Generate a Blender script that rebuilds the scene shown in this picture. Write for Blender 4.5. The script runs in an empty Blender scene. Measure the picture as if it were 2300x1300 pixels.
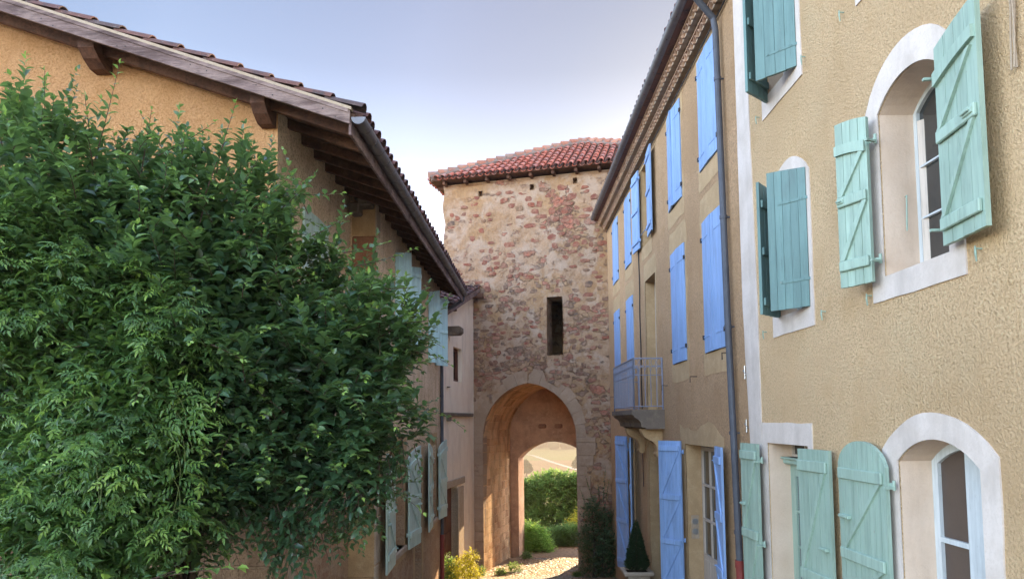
import bpy, bmesh, math, random
import numpy as np
from mathutils import Vector, Matrix, noise
from mathutils.geometry import delaunay_2d_cdt

# ------------------------------------------------------------------ camera
S = bpy.context.scene
COL = S.collection
R_ = math.radians
YAW, PITCH, ROLL = R_(0.2), R_(3.805), R_(-0.537)
cam = bpy.data.cameras.new("camera")
cam_o = bpy.data.objects.new("camera", cam)
COL.objects.link(cam_o)
cam.sensor_width = 36.0
cam.lens = 1550 / 2300 * 36.0
cam.shift_y = (841 - 650) / 2300
cam.clip_start = 0.05
cam.clip_end = 9000
fw = Vector((math.sin(YAW) * math.cos(PITCH), math.cos(YAW) * math.cos(PITCH), math.sin(PITCH)))
rt = Vector((math.cos(YAW), -math.sin(YAW), 0))
up = rt.cross(fw)
c_, s_ = math.cos(ROLL), math.sin(ROLL)
RT, UP = rt * c_ + up * s_, up * c_ - rt * s_
mw = Matrix.Identity(4)
for i in range(3):
    mw[i][0], mw[i][1], mw[i][2] = RT[i], UP[i], -fw[i]
cam_o.matrix_world = mw
S.camera = cam_o

# ------------------------------------------------------------------ light
SUN_EL, SUN_AZ = R_(19.0), R_(22.0)
W = bpy.data.worlds.new("World")
S.world = W
W.use_nodes = True
wn = W.node_tree
wn.nodes.clear()
sky = wn.nodes.new('ShaderNodeTexSky')
sky.sky_type = 'NISHITA'
sky.sun_disc = False
sky.sun_elevation = SUN_EL
sky.sun_rotation = SUN_AZ
sky.altitude = 250
sky.air_density = 1.0
sky.dust_density = 1.5
sky.ozone_density = 1.0
bg = wn.nodes.new('ShaderNodeBackground')
bg.inputs['Strength'].default_value = 0.15
wo = wn.nodes.new('ShaderNodeOutputWorld')
# sky gain shaped by direction: dimmed ahead, boosted overhead and behind for shaded walls
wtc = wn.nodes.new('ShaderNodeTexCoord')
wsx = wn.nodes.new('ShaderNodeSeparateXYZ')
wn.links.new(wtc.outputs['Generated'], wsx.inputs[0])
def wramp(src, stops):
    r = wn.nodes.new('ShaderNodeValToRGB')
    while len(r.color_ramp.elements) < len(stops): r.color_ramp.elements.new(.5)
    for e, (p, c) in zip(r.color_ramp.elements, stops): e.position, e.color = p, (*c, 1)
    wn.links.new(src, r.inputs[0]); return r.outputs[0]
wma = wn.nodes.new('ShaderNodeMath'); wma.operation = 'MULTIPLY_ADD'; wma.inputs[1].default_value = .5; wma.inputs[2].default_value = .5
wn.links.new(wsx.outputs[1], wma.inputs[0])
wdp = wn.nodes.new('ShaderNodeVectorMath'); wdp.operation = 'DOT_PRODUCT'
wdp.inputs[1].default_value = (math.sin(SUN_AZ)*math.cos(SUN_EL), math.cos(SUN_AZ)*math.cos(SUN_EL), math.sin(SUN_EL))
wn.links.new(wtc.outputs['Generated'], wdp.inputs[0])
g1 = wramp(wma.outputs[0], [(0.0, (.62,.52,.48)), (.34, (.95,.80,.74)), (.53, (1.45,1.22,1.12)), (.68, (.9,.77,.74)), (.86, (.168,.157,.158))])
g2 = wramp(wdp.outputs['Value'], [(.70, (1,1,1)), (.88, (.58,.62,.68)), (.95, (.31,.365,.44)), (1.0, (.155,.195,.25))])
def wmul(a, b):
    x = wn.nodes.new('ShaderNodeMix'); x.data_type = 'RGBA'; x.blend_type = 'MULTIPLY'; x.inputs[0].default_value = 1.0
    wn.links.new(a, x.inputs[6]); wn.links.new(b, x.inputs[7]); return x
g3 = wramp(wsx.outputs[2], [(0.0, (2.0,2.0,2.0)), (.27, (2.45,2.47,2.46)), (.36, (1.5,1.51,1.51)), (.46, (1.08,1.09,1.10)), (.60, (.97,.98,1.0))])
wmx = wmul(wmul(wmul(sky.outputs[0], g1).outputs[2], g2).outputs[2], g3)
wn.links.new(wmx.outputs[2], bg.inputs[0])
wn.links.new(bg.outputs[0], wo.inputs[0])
sun = bpy.data.lights.new("sun", 'SUN')
sun.energy = 2.0
sun.angle = R_(0.5)
sun.color = (1.0, 0.74, 0.44)
sun_o = bpy.data.objects.new("sun", sun)
COL.objects.link(sun_o)
sd = Vector((math.sin(SUN_AZ) * math.cos(SUN_EL), math.cos(SUN_AZ) * math.cos(SUN_EL), math.sin(SUN_EL)))
sun_o.rotation_euler = sd.to_track_quat('Z', 'Y').to_euler()
sun_o.location = sd * 60
S.view_settings.view_transform = 'Standard'
S.view_settings.look = 'None'
S.view_settings.gamma = 1.0
S.view_settings.exposure = 3.18
S.render.engine = 'CYCLES'
S.cycles.max_bounces = 10
S.cycles.diffuse_bounces = 7
S.cycles.transparent_max_bounces = 12
S.cycles.volume_bounces = 0

rng = np.random.default_rng(11)
random.seed(5)

# ------------------------------------------------------------------ helpers
def thing(name, loc, label, cat, group=None, kind=None):
    o = bpy.data.objects.new(name, None)
    o.empty_display_size = 0.3
    o.location = loc
    COL.objects.link(o)
    tag(o, label, cat, group, kind)
    return o

def tag(o, label=None, cat=None, group=None, kind=None):
    if label: o['label'] = label
    if cat: o['category'] = cat
    if group: o['group'] = group
    if kind: o['kind'] = kind
    return o

def root_of(o):
    while o.parent: o = o.parent
    return o

def place(o, parent):
    COL.objects.link(o)
    if parent is not None:
        o.parent = parent
        if parent.parent is None and parent.type == 'EMPTY':
            o.matrix_parent_inverse = Matrix.Translation(-parent.location)

class MB:
    """collects faces and links them as one mesh object"""
    def __init__(s):
        s.v, s.f, s.m, s.t = [], [], [], []
    def add(s, verts, faces, mi=0, tint=0.5):
        b = len(s.v)
        s.v += [tuple(x) for x in verts]
        s.t += [tint] * len(verts)
        for f in faces:
            s.f.append([b + i for i in f]); s.m.append(mi)
        return s
    def box(s, M, x0, x1, y0, y1, z0, z1, mi=0, tint=0.5, ch=0.0):
        if ch <= 0:
            P = [(x, y, z) for z in (z0, z1) for y in (y0, y1) for x in (x0, x1)]
            return s.add([M @ Vector(p) for p in P],
                  [(0,2,3,1),(4,5,7,6),(0,1,5,4),(2,6,7,3),(0,4,6,2),(1,3,7,5)], mi, tint)
        xs, ys, zs = sorted((x0,x1)), sorted((y0,y1)), sorted((z0,z1))
        c = min(ch, (xs[1]-xs[0])*.4, (ys[1]-ys[0])*.4, (zs[1]-zs[0])*.4)
        V, F, idx = [], [], {}
        for i in (0,1):
            for j in (0,1):
                for k in (0,1):
                    sx, sy, sz = (1-2*i)*c, (1-2*j)*c, (1-2*k)*c
                    for a in range(3):
                        p = [xs[i]+sx, ys[j]+sy, zs[k]+sz]
                        p[a] = (xs[i], ys[j], zs[k])[a]
                        idx[(i,j,k,a)] = len(V); V.append(M @ Vector(p))
                    F.append([idx[(i,j,k,0)], idx[(i,j,k,1)], idx[(i,j,k,2)]])
        for a in range(3):
            b, d = [q for q in range(3) if q != a]
            for sgn in (0,1):
                q = []
                for (e, g) in ((0,0),(1,0),(1,1),(0,1)):
                    k = [0,0,0]; k[a] = sgn; k[b] = e; k[d] = g
                    q.append(idx[(*k, a)])
                F.append(q)
            for e in (0,1):
                for g in (0,1):   # edge along a, at b=e, d=g
                    k0 = [0,0,0]; k0[b] = e; k0[d] = g
                    k1 = list(k0); k1[a] = 1
                    F.append([idx[(*k0,b)], idx[(*k1,b)], idx[(*k1,d)], idx[(*k0,d)]])
        return s.add(V, F, mi, tint)
    def prism(s, M, poly, y0, y1, mi=0, tint=0.5):
        """poly in local (x,z), extruded along local y"""
        n = len(poly)
        V = [M @ Vector((x, y0, z)) for x, z in poly] + [M @ Vector((x, y1, z)) for x, z in poly]
        F = [list(range(n)), list(range(2*n-1, n-1, -1))] + [(i, (i+1) % n, n+(i+1) % n, n+i) for i in range(n)]
        return s.add(V, F, mi, tint)
    def tube(s, pts, r, n=8, cap=True, mi=0, tint=0.5):
        pts = [Vector(p) for p in pts]
        rs = r if isinstance(r, (list, tuple)) else [r] * len(pts)
        V, F = [], []
        pr = None
        for i, p in enumerate(pts):
            d = (pts[min(i+1, len(pts)-1)] - pts[max(i-1, 0)]).normalized()
            if pr is None:
                a = Vector((0,0,1)) if abs(d.z) < .9 else Vector((1,0,0))
                pr = d.cross(a).normalized()
            else:
                pr = (pr - d * pr.dot(d)).normalized()
            q = d.cross(pr)
            for k in range(n):
                an = 2*math.pi*k/n
                V.append(p + (pr*math.cos(an) + q*math.sin(an)) * rs[i])
        for i in range(len(pts)-1):
            for k in range(n):
                F.append((i*n+k, i*n+(k+1) % n, (i+1)*n+(k+1) % n, (i+1)*n+k))
        if cap:
            F.append(list(range(n))[::-1]); F.append([(len(pts)-1)*n+k for k in range(n)])
        return s.add(V, F, mi, tint)
    def halfpipe(s, p0, p1, r, upv, thick=.004, seg=10, mi=0, rings=None, caps=True):
        """open-top half round channel"""
        p0, p1 = Vector(p0), Vector(p1)
        d = (p1-p0).normalized(); upv = Vector(upv); upv = (upv - d*upv.dot(d)).normalized()
        side = d.cross(upv)
        def arc(p, rr):
            return [p + side*math.cos(math.pi+math.pi*k/seg)*rr + upv*math.sin(math.pi+math.pi*k/seg)*rr for k in range(seg+1)]
        V = arc(p0, r)+arc(p1, r)+arc(p0, r-thick)+arc(p1, r-thick)
        n = seg+1; F = []
        for k in range(seg):
            F += [(k, k+1, n+k+1, n+k), (2*n+k, 3*n+k, 3*n+k+1, 2*n+k+1), (k, 2*n+k, 2*n+k+1, k+1), (n+k, n+k+1, 3*n+k+1, 3*n+k)]
        for k in (0, seg): F.append((k, n+k, 3*n+k, 2*n+k))
        s.add(V, F, mi)
        if caps:
            for p, dd in ((p0, -1), (p1, 1)):
                a = arc(p + d*dd*.002, r*1.0); s.add(a, [list(range(n))], mi)
        for t in (rings or []):
            p = p0 + d*t
            a0, a1 = arc(p - d*.012, r+.006), arc(p + d*.012, r+.006)
            b0, b1 = arc(p - d*.012, r-.001), arc(p + d*.012, r-.001)
            F = []
            for k in range(seg):
                F += [(k,k+1,n+k+1,n+k), (k,2*n+k,2*n+k+1,k+1), (n+k,n+k+1,3*n+k+1,3*n+k)]
            s.add(a0+a1+b0+b1, F, mi)
        return s
    def build(s, name, mats, parent=None, label=None, smooth=False, recalc=True, bevel=0):
        me = bpy.data.meshes.new(name)
        me.from_pydata(s.v, [], s.f)
        if not isinstance(mats, (list, tuple)): mats = [mats]
        for m in mats: me.materials.append(m)
        me.polygons.foreach_set('material_index', s.m)
        at = me.attributes.new('tint', 'FLOAT', 'POINT')
        at.data.foreach_set('value', s.t)
        if recalc:
            b = bmesh.new(); b.from_mesh(me)
            bmesh.ops.recalc_face_normals(b, faces=b.faces[:]); b.to_mesh(me); b.free()
        if smooth is True:
            me.polygons.foreach_set('use_smooth', [True]*len(me.polygons))
        me.update()
        o = bpy.data.objects.new(name, me)
        place(o, parent)
        if label: o['label'] = label
        return o

I4 = Matrix.Identity(4)
def frame(O, ux, vx, wx=(0,0,1)):
    M = Matrix.Identity(4)
    for i in range(3):
        M[i][0], M[i][1], M[i][2], M[i][3] = ux[i], vx[i], wx[i], O[i]
    return M

def in_poly(p, poly):
    x, y = p; c = False; n = len(poly)
    for i in range(n):
        (x0, y0), (x1, y1) = poly[i], poly[i-1]
        if (y0 > y) != (y1 > y) and x < (x1-x0)*(y-y0)/(y1-y0)+x0: c = not c
    return c

def sheet(mb, M, outer, holes=(), v=0.0, depth=0.0, skirt=0.0, mi=0, mih=None, grid=None, bumpf=None):
    """flat sheet in (u,w) with holes; hole edges go back by depth; outer edge goes back by skirt"""
    pts, edges = [], []
    for lp in [outer] + list(holes):
        b = len(pts); n = len(lp)
        pts += [Vector(p) for p in lp]
        edges += [(b+i, b+(i+1) % n) for i in range(n)]
    nb = len(pts)
    if grid:
        xs = [p[0] for p in outer]; ys = [p[1] for p in outer]
        x = min(xs)+grid/2; k = 0
        while x < max(xs):
            y = min(ys)+grid*(.3+.4*(k % 2))
            while y < max(ys):
                q = (x, y)
                if in_poly(q, outer) and not any(in_poly(q, h) for h in holes): pts.append(Vector(q))
                y += grid
            x += grid; k += 1
    vv, ee, ff, ov, oe, of = delaunay_2d_cdt(pts, edges, [], 0, 1e-5)
    V = []
    for i, p in enumerate(vv):
        d = v + (bumpf(p[0], p[1]) if bumpf else 0)
        V.append(M @ Vector((p[0], d, p[1])))
    F = []
    for f in ff:
        c = sum((vv[i] for i in f), Vector((0,0))) / len(f)
        if in_poly(c, outer) and not any(in_poly(c, h) for h in holes): F.append(f)
    mb.add(V, F, mi)
    if depth:
        for h in holes:
            n = len(h)
            A = [M @ Vector((x, v, z)) for x, z in h] + [M @ Vector((x, v-depth, z)) for x, z in h]
            mb.add(A, [(i, (i+1) % n, n+(i+1) % n, n+i) for i in range(n)], mi if mih is None else mih)
    if skirt:
        n = len(outer)
        A = [M @ Vector((x, v, z)) for x, z in outer] + [M @ Vector((x, v-skirt, z)) for x, z in outer]
        mb.add(A, [(i, (i+1) % n, n+(i+1) % n, n+i) for i in range(n)], mi)

def rect(u0, u1, z0, z1):
    return [(u0, z0), (u1, z0), (u1, z1), (u0, z1)]
def arch(u0, u1, z0, zs, rise, n=12):
    """segmental-arched opening: springs at zs, crown at zs+rise"""
    P = [(u0, z0), (u1, z0)]
    for k in range(n+1):
        t = 1 - k/n
        P.append((u0+(u1-u0)*t, zs + rise*math.sqrt(max(0, 1-(2*t-1)**2*.985)) - rise*.12*(abs(2*t-1)**6)*0))
    return P
def wobble(poly, amp, step, seed):
    out = []
    n = len(poly)
    for i in range(n):
        a, b = Vector(poly[i]), Vector(poly[(i+1) % n])
        L = (b-a).length; k = max(1, int(L/step)); nn = Vector((-(b-a).y, (b-a).x)).normalized()
        for j in range(k):
            p = a.lerp(b, j/k)
            q = noise.noise(Vector((p.x*3.1+seed, p.y*3.1, seed*1.7)))*amp
            q2 = noise.noise(Vector((p.x*3.1, p.y*3.1+seed, 9+seed)))*amp
            out.append((p.x+q, p.y+q2))
    return out

# ------------------------------------------------------------------ materials
class NT:
    def __init__(s, name):
        s.m = bpy.data.materials.new(name); s.m.use_nodes = True
        s.t = s.m.node_tree; s.t.nodes.clear()
        s.out = s.t.nodes.new('ShaderNodeOutputMaterial')
        s.co = None
    def n(s, ty, ins=None, **pr):
        x = s.t.nodes.new('ShaderNode'+ty)
        for k, v in pr.items(): setattr(x, k, v)
        for k, v in (ins or {}).items():
            if isinstance(v, bpy.types.NodeSocket): s.t.links.new(v, x.inputs[k])
            else: x.inputs[k].default_value = v
        return x
    def obj(s):
        if s.co is None: s.co = s.n('TexCoord').outputs['Object']
        return s.co
    def map(s, scale=(1,1,1), rot=(0,0,0), loc=(0,0,0)):
        return s.n('Mapping', {0: s.obj(), 1: loc, 2: rot, 3: scale}).outputs[0]
    def noise(s, scale, detail=4, rough=.55, vec=None, dist=0, col=False):
        x = s.n('TexNoise', {'Vector': vec or s.obj(), 'Scale': scale, 'Detail': detail, 'Roughness': rough, 'Distortion': dist})
        return x.outputs['Color' if col else 0]
    def vor(s, scale, vec=None, feature='F1', out='Distance', rnd=1.0):
        x = s.n('TexVoronoi', {'Vector': vec or s.obj(), 'Scale': scale, 'Randomness': rnd}, feature=feature)
        return x.outputs[out]
    def ramp(s, fac, stops, interp='LINEAR'):
        x = s.n('ValToRGB', {0: fac}); cr = x.color_ramp; cr.interpolation = interp
        while len(cr.elements) < len(stops): cr.elements.new(.5)
        for e, (p, c) in zip(cr.elements, stops):
            e.position = p; e.color = (*c, 1) if isinstance(c, tuple) else (c, c, c, 1)
        return x.outputs[0]
    def mix(s, fac, a, b, blend='MIX'):
        x = s.n('Mix', data_type='RGBA', blend_type=blend)
        for i, v in ((0, fac), (6, a), (7, b)):
            if isinstance(v, bpy.types.NodeSocket): s.t.links.new(v, x.inputs[i])
            elif i == 0: x.inputs[0].default_value = v
            else: x.inputs[i].default_value = (*v, 1)
        return x.outputs[2]
    def math(s, op, a, b=0.0, c=0.0, clamp=False):
        x = s.n('Math', {0: a, 1: b, 2: c}, operation=op, use_clamp=clamp)
        return x.outputs[0]
    def attr(s, name): return s.n('Attribute', attribute_name=name).outputs['Fac']
    def bump(s, h, strength=.5, dist=.02, normal=None):
        ins = {'Height': h, 'Strength': strength, 'Distance': dist}
        if normal: ins['Normal'] = normal
        return s.n('Bump', ins).outputs[0]
    def pbr(s, col, rough=.85, nrm=None, spec=.3, metal=0, **ex):
        ins = {'Base Color': col if isinstance(col, bpy.types.NodeSocket) else (*col, 1), 'Roughness': rough, 'Metallic': metal, 'Specular IOR Level': spec}
        if nrm: ins['Normal'] = nrm
        ins.update(ex)
        b = s.n('BsdfPrincipled', ins)
        s.t.links.new(b.outputs[0], s.out.inputs[0])
        s.b = b
        return s.m

def m_stucco(name, a, b, c, gs=38, bs=.9, bd=.02, mot=1.3, spec=.15):
    """roughcast: a main colour, b relief shade painted into the hollows, c large worn patches"""
    t = NT(name)
    g = t.noise(gs, 4, .62, dist=.35); g2 = t.noise(gs*3.1, 3, .6)
    h = t.math('ADD', t.math('MULTIPLY', g, .72), t.math('MULTIPLY', g2, .28))
    big = t.noise(mot, 5, .6); big2 = t.noise(mot*.35, 3, .5)
    col = t.mix(t.ramp(h, [(.36, .8), (.53, 0.0)]), a, b)
    col = t.mix(t.ramp(h, [(.54, 0.0), (.66, .6)]), col, tuple(min(.9, x*1.25) for x in a))  # crests lightened in colour as if lit, against the painted hollows
    pat = t.noise(2.1, 6, .68, t.map((1, 1, .75), loc=(3, 1, 5)))
    col = t.mix(t.ramp(pat, [(.50, 0.0), (.70, .55)]), col, tuple(x*y for x, y in zip(a, (.74, .66, .52))))
    pal = t.noise(1.5, 6, .7, t.map((1, 1, .6), loc=(8, 4, 2)))
    col = t.mix(t.ramp(pal, [(.52, 0.0), (.70, .4)]), col, tuple(min(.85, x*.95+.05) for x in a))
    col = t.mix(t.ramp(big, [(.42, 0.0), (.68, .75)]), col, c)
    col = t.mix(t.ramp(big2, [(.35, .25), (.6, 0.0)]), col, tuple(x*.6 for x in b))
    return t.pbr(col, .95, t.bump(h, bs, bd), spec)

def m_plaster(name, a, b, rough=.9, bs=.35):
    t = NT(name)
    n1 = t.noise(2.2, 6, .65); n2 = t.noise(45, 4, .6)
    st = t.noise(3.0, 5, .6, t.map((1, 1, .25)))
    col = t.mix(t.ramp(n1, [(.4, 0.0), (.7, .8)]), a, b)
    col = t.mix(t.ramp(st, [(.5, 0.0), (.75, .45)]), col, tuple(x*.55 for x in b))
    col = t.mix(t.ramp(n2, [(.35, .35), (.5, 0.0)]), col, b)
    return t.pbr(col, rough, t.bump(t.math('ADD', n2, t.math('MULTIPLY', n1, 2)), bs, .01), .2)

def m_paint(name, a, b, rough=.5, chip=(.25,.22,.18), wear=.72):
    t = NT(name)
    gr = t.noise(9, 4, .6, t.map((1.5, 1.5, .12)))
    n = t.noise(3.5, 5, .6)
    fine = t.noise(60, 3, .6)
    col = t.mix(t.ramp(n, [(.35, 0.0), (.7, .8)]), a, b)
    col = t.mix(t.ramp(gr, [(.45, 0.0), (.66, .5)]), col, tuple(x*.66 for x in a))
    gl = t.noise(34, 4, .7, t.map((1.4, 1.4, .06)))
    col = t.mix(t.ramp(gl, [(.56, 0.0), (.64, .45)]), col, tuple(x*.5 for x in a))
    chipm = t.math('MULTIPLY', t.ramp(t.noise(16, 7, .72), [(wear-.06, 0.0), (wear-.03, 1.0)]), .7)
    col = t.mix(chipm, col, chip)
    tt = t.attr('tint')
    col = t.mix(t.math('MULTIPLY', tt, .34), col, tuple(x*.58 for x in a))
    dirt = t.noise(5, 5, .65, t.map((1, 1, .3), loc=(4, 2, 7)))
    col = t.mix(t.ramp(dirt, [(.54, 0.0), (.74, .55)]), col, tuple(x*.5+.03 for x in a))
    return t.pbr(col, t.math('MULTIPLY_ADD', n, .25, rough-.1), t.bump(t.math('ADD', gr, t.math('MULTIPLY', fine, .3)), .18, .006), .4)

def m_wood(name, a, b, c, rough=.8, axis=(1,1,1)):
    t = NT(name)
    gr = t.noise(7, 8, .7, t.map(axis), dist=.8)
    fine = t.noise(30, 5, .7, t.map(axis))
    big = t.noise(1.6, 4, .6)
    col = t.mix(t.ramp(gr, [(.35, 0.0), (.62, 1.0)]), a, b)
    col = t.mix(t.ramp(big, [(.45, 0.0), (.7, .8)]), col, c)
    col = t.mix(t.ramp(fine, [(.35, .6), (.5, 0.0)]), col, tuple(x*.3 for x in a))
    stn = t.noise(3.1, 6, .7, t.map(axis, loc=(5, 2, 1)))
    col = t.mix(t.ramp(stn, [(.50, 0.0), (.62, .75)]), col, tuple(x*.7 for x in b))
    return t.pbr(col, rough, t.bump(t.math('ADD', gr, fine), .5, .012), .25)

def m_stone(name, a, b, c, bs=.5, scale=1.0):
    t = NT(name)
    n1 = t.noise(1.7*scale, 6, .65); n2 = t.noise(6*scale, 6, .65); n3 = t.noise(50, 4, .6)
    col = t.mix(t.ramp(n1, [(.38, 0.0), (.66, 1.0)]), a, b)
    col = t.mix(t.ramp(n2, [(.5, 0.0), (.7, .8)]), col, c)
    col = t.mix(t.ramp(n3, [(.36, .4), (.5, 0.0)]), col, tuple(x*.5 for x in a))
    col = t.mix(t.math('MULTIPLY', t.attr('tint'), .5), col, tuple(x*.62 for x in a))
    return t.pbr(col, .92, t.bump(t.math('ADD', t.math('MULTIPLY', n2, 1.5), n3), bs, .015), .2)

def m_tile(name, a, b, c, moss):
    t = NT(name)
    tt = t.attr('tint')
    col = t.ramp(tt, [(0.0, a), (.45, b), (.8, c), (1.0, tuple(x*1.25 for x in b))])
    n = t.noise(5, 5, .65); n2 = t.noise(22, 4, .65)
    col = t.mix(t.ramp(n, [(.5, 0.0), (.66, .85)]), col, moss)
    col = t.mix(t.ramp(n2, [(.58, 0.0), (.7, .32)]), col, (.34,.31,.28))
    return t.pbr(col, .88, t.bump(n2, .4, .01), .25)

def m_leaf(name, dark, mid, young, rough=.45, trans=.3, spec=.35):
    t = NT(name)
    tt = t.attr('tint')
    col = t.ramp(tt, [(0.0, dark), (.55, mid), (1.0, young)])
    b = t.n('BsdfPrincipled', {'Base Color': col, 'Roughness': rough, 'Specular IOR Level': spec})
    tr = t.n('BsdfTranslucent', {'Color': t.mix(.55, col, tuple(min(1, x*2.2) for x in young))})
    mx = t.n('MixShader', {0: trans, 1: b.outputs[0], 2: tr.outputs[0]})
    t.t.links.new(mx.outputs[0], t.out.inputs[0])
    return t.m

def m_plain(name, col, rough=.6, metal=0, spec=.4, vary=.3, scale=6):
    t = NT(name)
    n = t.noise(scale, 5, .6); n2 = t.noise(scale*9, 3, .6)
    c = t.mix(t.ramp(n, [(.35, 0.0), (.7, vary)]), col, tuple(x*.5 for x in col))
    return t.pbr(c, t.math('MULTIPLY_ADD', n2, .3, rough-.15), t.bump(n2, .12, .004), spec, metal)

def m_glass(name, col=(.015,.018,.02), rough=.06):
    t = NT(name)
    n = t.noise(1.5, 2, .5)
    return t.pbr(t.mix(t.ramp(n, [(.3, 0.0), (.7, 1.0)]), col, tuple(x*1.8 for x in col)), rough, t.bump(n, .12, .03), 1.0)

def m_rubble():
    """lime-mortared rubble: red and brown field stones showing through worn plaster"""
    t = NT('rubble_masonry')
    def layer(sc, loc, stretch=1.75):
        mp = t.map((sc, sc, sc*stretch), (0, 0, 0), loc)
        wob = t.noise(5, 4, .6, col=True)
        vec = t.n('VectorMath', {0: mp, 1: t.n('VectorMath', {0: wob, 1: (.55, .55, .55)}, operation='MULTIPLY').outputs[0]}, operation='ADD').outputs[0]
        cell = t.n('TexVoronoi', {'Vector': vec, 'Scale': 1.0, 'Randomness': .9}, feature='F1')
        edge = t.n('TexVoronoi', {'Vector': vec, 'Scale': 1.0, 'Randomness': .9}, feature='DISTANCE_TO_EDGE').outputs['Distance']
        sep = t.n('SeparateColor', {0: cell.outputs['Color']})
        return edge, sep
    z = t.n('SeparateXYZ', {0: t.obj()}).outputs[2]
    fine = t.noise(34, 5, .65)
    med = t.noise(6.5, 6, .65)
    big = t.noise(.85, 4, .6)
    # plaster
    pl = t.mix(t.ramp(big, [(.4, 0.0), (.62, 1.0)]), (.385,.235,.125), (.415,.285,.20))
    pl = t.mix(t.ramp(med, [(.42, 0.0), (.66, .7)]), pl, (.28,.16,.085))
    pl = t.mix(t.ramp(fine, [(.38, .65), (.5, 0.0)]), pl, (.26,.18,.12))
    wm = t.ramp(t.noise(1.7, 5, .62, t.map((1,1,1), loc=(7,3,1))), [(.49, 0.0), (.60, .85)])
    pl = t.mix(wm, pl, (.42,.31,.235))
    col = pl; height = t.math('MULTIPLY', fine, .35)
    lowz = t.math('MULTIPLY_ADD', z, -.016, .065)        # a little more stone lower down
    rd = t.n('VectorMath', {0: t.obj(), 1: (1.75, 22.3, 6.9)}, operation='DISTANCE').outputs['Value']
    corner = t.math('MULTIPLY_ADD', rd, -.16, .17, clamp=False)
    for sc, loc, bias, cols in (
        (2.3, (0, 0, 0), -.20, [(0.0,(.42,.135,.09)), (.25,(.33,.125,.085)), (.45,(.29,.17,.125)), (.6,(.38,.22,.12)), (.75,(.25,.16,.12)), (.9,(.46,.19,.12))]),
        (4.4, (3.3, 1.7, 9.1), -.13, [(0.0,(.38,.15,.105)), (.3,(.30,.15,.105)), (.5,(.24,.16,.12)), (.68,(.40,.25,.14)), (.88,(.20,.15,.125))]),
        (1.55, (6.1, 4.2, 2.2), -.20, [(0.0,(.44,.15,.10)), (.4,(.37,.14,.10)), (.7,(.33,.16,.12)), (.9,(.42,.2,.13))])):
        edge, sep = layer(sc, loc, 1.75 if sc > 2 else 1.3)
        patch = t.noise(.62, 4, .6, t.map((1,1,1.0), loc=(loc[0]+2, 5, 1)))
        gate = t.math('ADD', t.math('ADD', t.math('MULTIPLY', sep.outputs[0], .36), patch), t.math('ADD', lowz if sc > 2 else t.math('MULTIPLY', corner, 1.6), bias))
        gate = t.math('ADD', gate, t.math('MULTIPLY_ADD', med, .22, -.11))
        vis = t.ramp(gate, [(.635, 0.0), (.69, 1.0)])
        wear = t.math('ADD', edge, t.math('MULTIPLY_ADD', med, .55, -.275))
        wear = t.math('ADD', wear, t.math('MULTIPLY_ADD', fine, .12, -.06))
        body = t.ramp(wear, [(.06, 0.0), (.13, 1.0)])
        msk = t.math('MULTIPLY', vis, body)
        sc_ = t.ramp(sep.outputs[1], cols, 'CONSTANT')
        sc_ = t.mix(t.ramp(med, [(.4, .0), (.7, .8)]), sc_, (.42,.27,.19))
        sc_ = t.mix(t.ramp(fine, [(.36, .6), (.52, 0.0)]), sc_, (.10,.07,.06))
        col = t.mix(t.math('MULTIPLY', msk, .92), col, sc_)
        gap = t.math('MULTIPLY', vis, t.ramp(wear, [(.02, 0.0), (.06, .38), (.11, 0.0)]))
        col = t.mix(gap, col, (.18,.11,.075))
        height = t.math('ADD', height, t.math('MULTIPLY', msk, .55))
        height = t.math('SUBTRACT', height, t.math('MULTIPLY', gap, .6))
    height = t.math('ADD', height, t.math('MULTIPLY', med, .9))
    return t.pbr(col, .95, t.bump(height, 1.0, .06), .12)

def m_blocks(name, ca, cb, cc, bw=.42, bh=.24, mortar=(.48,.37,.25), rot=0.0, loc=(0,0,0)):
    """coursed worn blocks, vertical plane through the given turn about z"""
    t = NT(name)
    v = t.map((1,1,1), (0,0,0), loc)
    v2 = t.n('VectorRotate', {'Vector': v, 'Angle': rot, 'Axis': (0,0,1)}, rotation_type='AXIS_ANGLE').outputs[0]
    sx = t.n('SeparateXYZ', {0: v2})
    wob = t.noise(2.5, 3, .5)
    cv = t.n('CombineXYZ', {0: t.math('ADD', sx.outputs[0], t.math('MULTIPLY', wob, .12)), 1: t.math('ADD', sx.outputs[2], t.math('MULTIPLY', wob, .10)), 2: 0.0}).outputs[0]
    br = t.n('TexBrick', {'Vector': cv, 'Color1': (0,0,0,1), 'Color2': (1,1,1,1), 'Mortar': (.5,.5,.5,1), 'Scale': 1.0, 'Mortar Size': .016, 'Mortar Smooth': .4, 'Bias': 0.0, 'Brick Width': bw, 'Row Height': bh}, offset=.5, squash=.8)
    n = t.noise(4, 6, .65); f = t.noise(40, 5, .65); big = t.noise(.8, 4, .6)
    st = t.ramp(br.outputs[0], [(0.0, ca), (.5, cb), (1.0, cc)])
    st = t.mix(t.ramp(n, [(.42, 0.0), (.68, .8)]), st, mortar)
    st = t.mix(t.ramp(f, [(.36, .6), (.5, 0.0)]), st, tuple(x*.35 for x in ca))
    col = t.mix(t.math('MULTIPLY', br.outputs[1], .7), st, mortar)
    col = t.mix(t.ramp(big, [(.5, 0.0), (.66, .9)]), col, tuple(x*.85 for x in mortar))
    h = t.math('ADD', t.math('MULTIPLY', br.outputs[1], -.6), t.math('ADD', n, t.math('MULTIPLY', f, .4)))
    stn = t.noise(1.6, 6, .7, t.map((1, 1, .5), loc=(2, 9, 4)))
    col = t.mix(t.ramp(stn, [(.46, 0.0), (.66, .65)]), col, tuple(x*.42 for x in cc))
    return t.pbr(col, .94, t.bump(h, 1.0, .05), .12)

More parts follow.
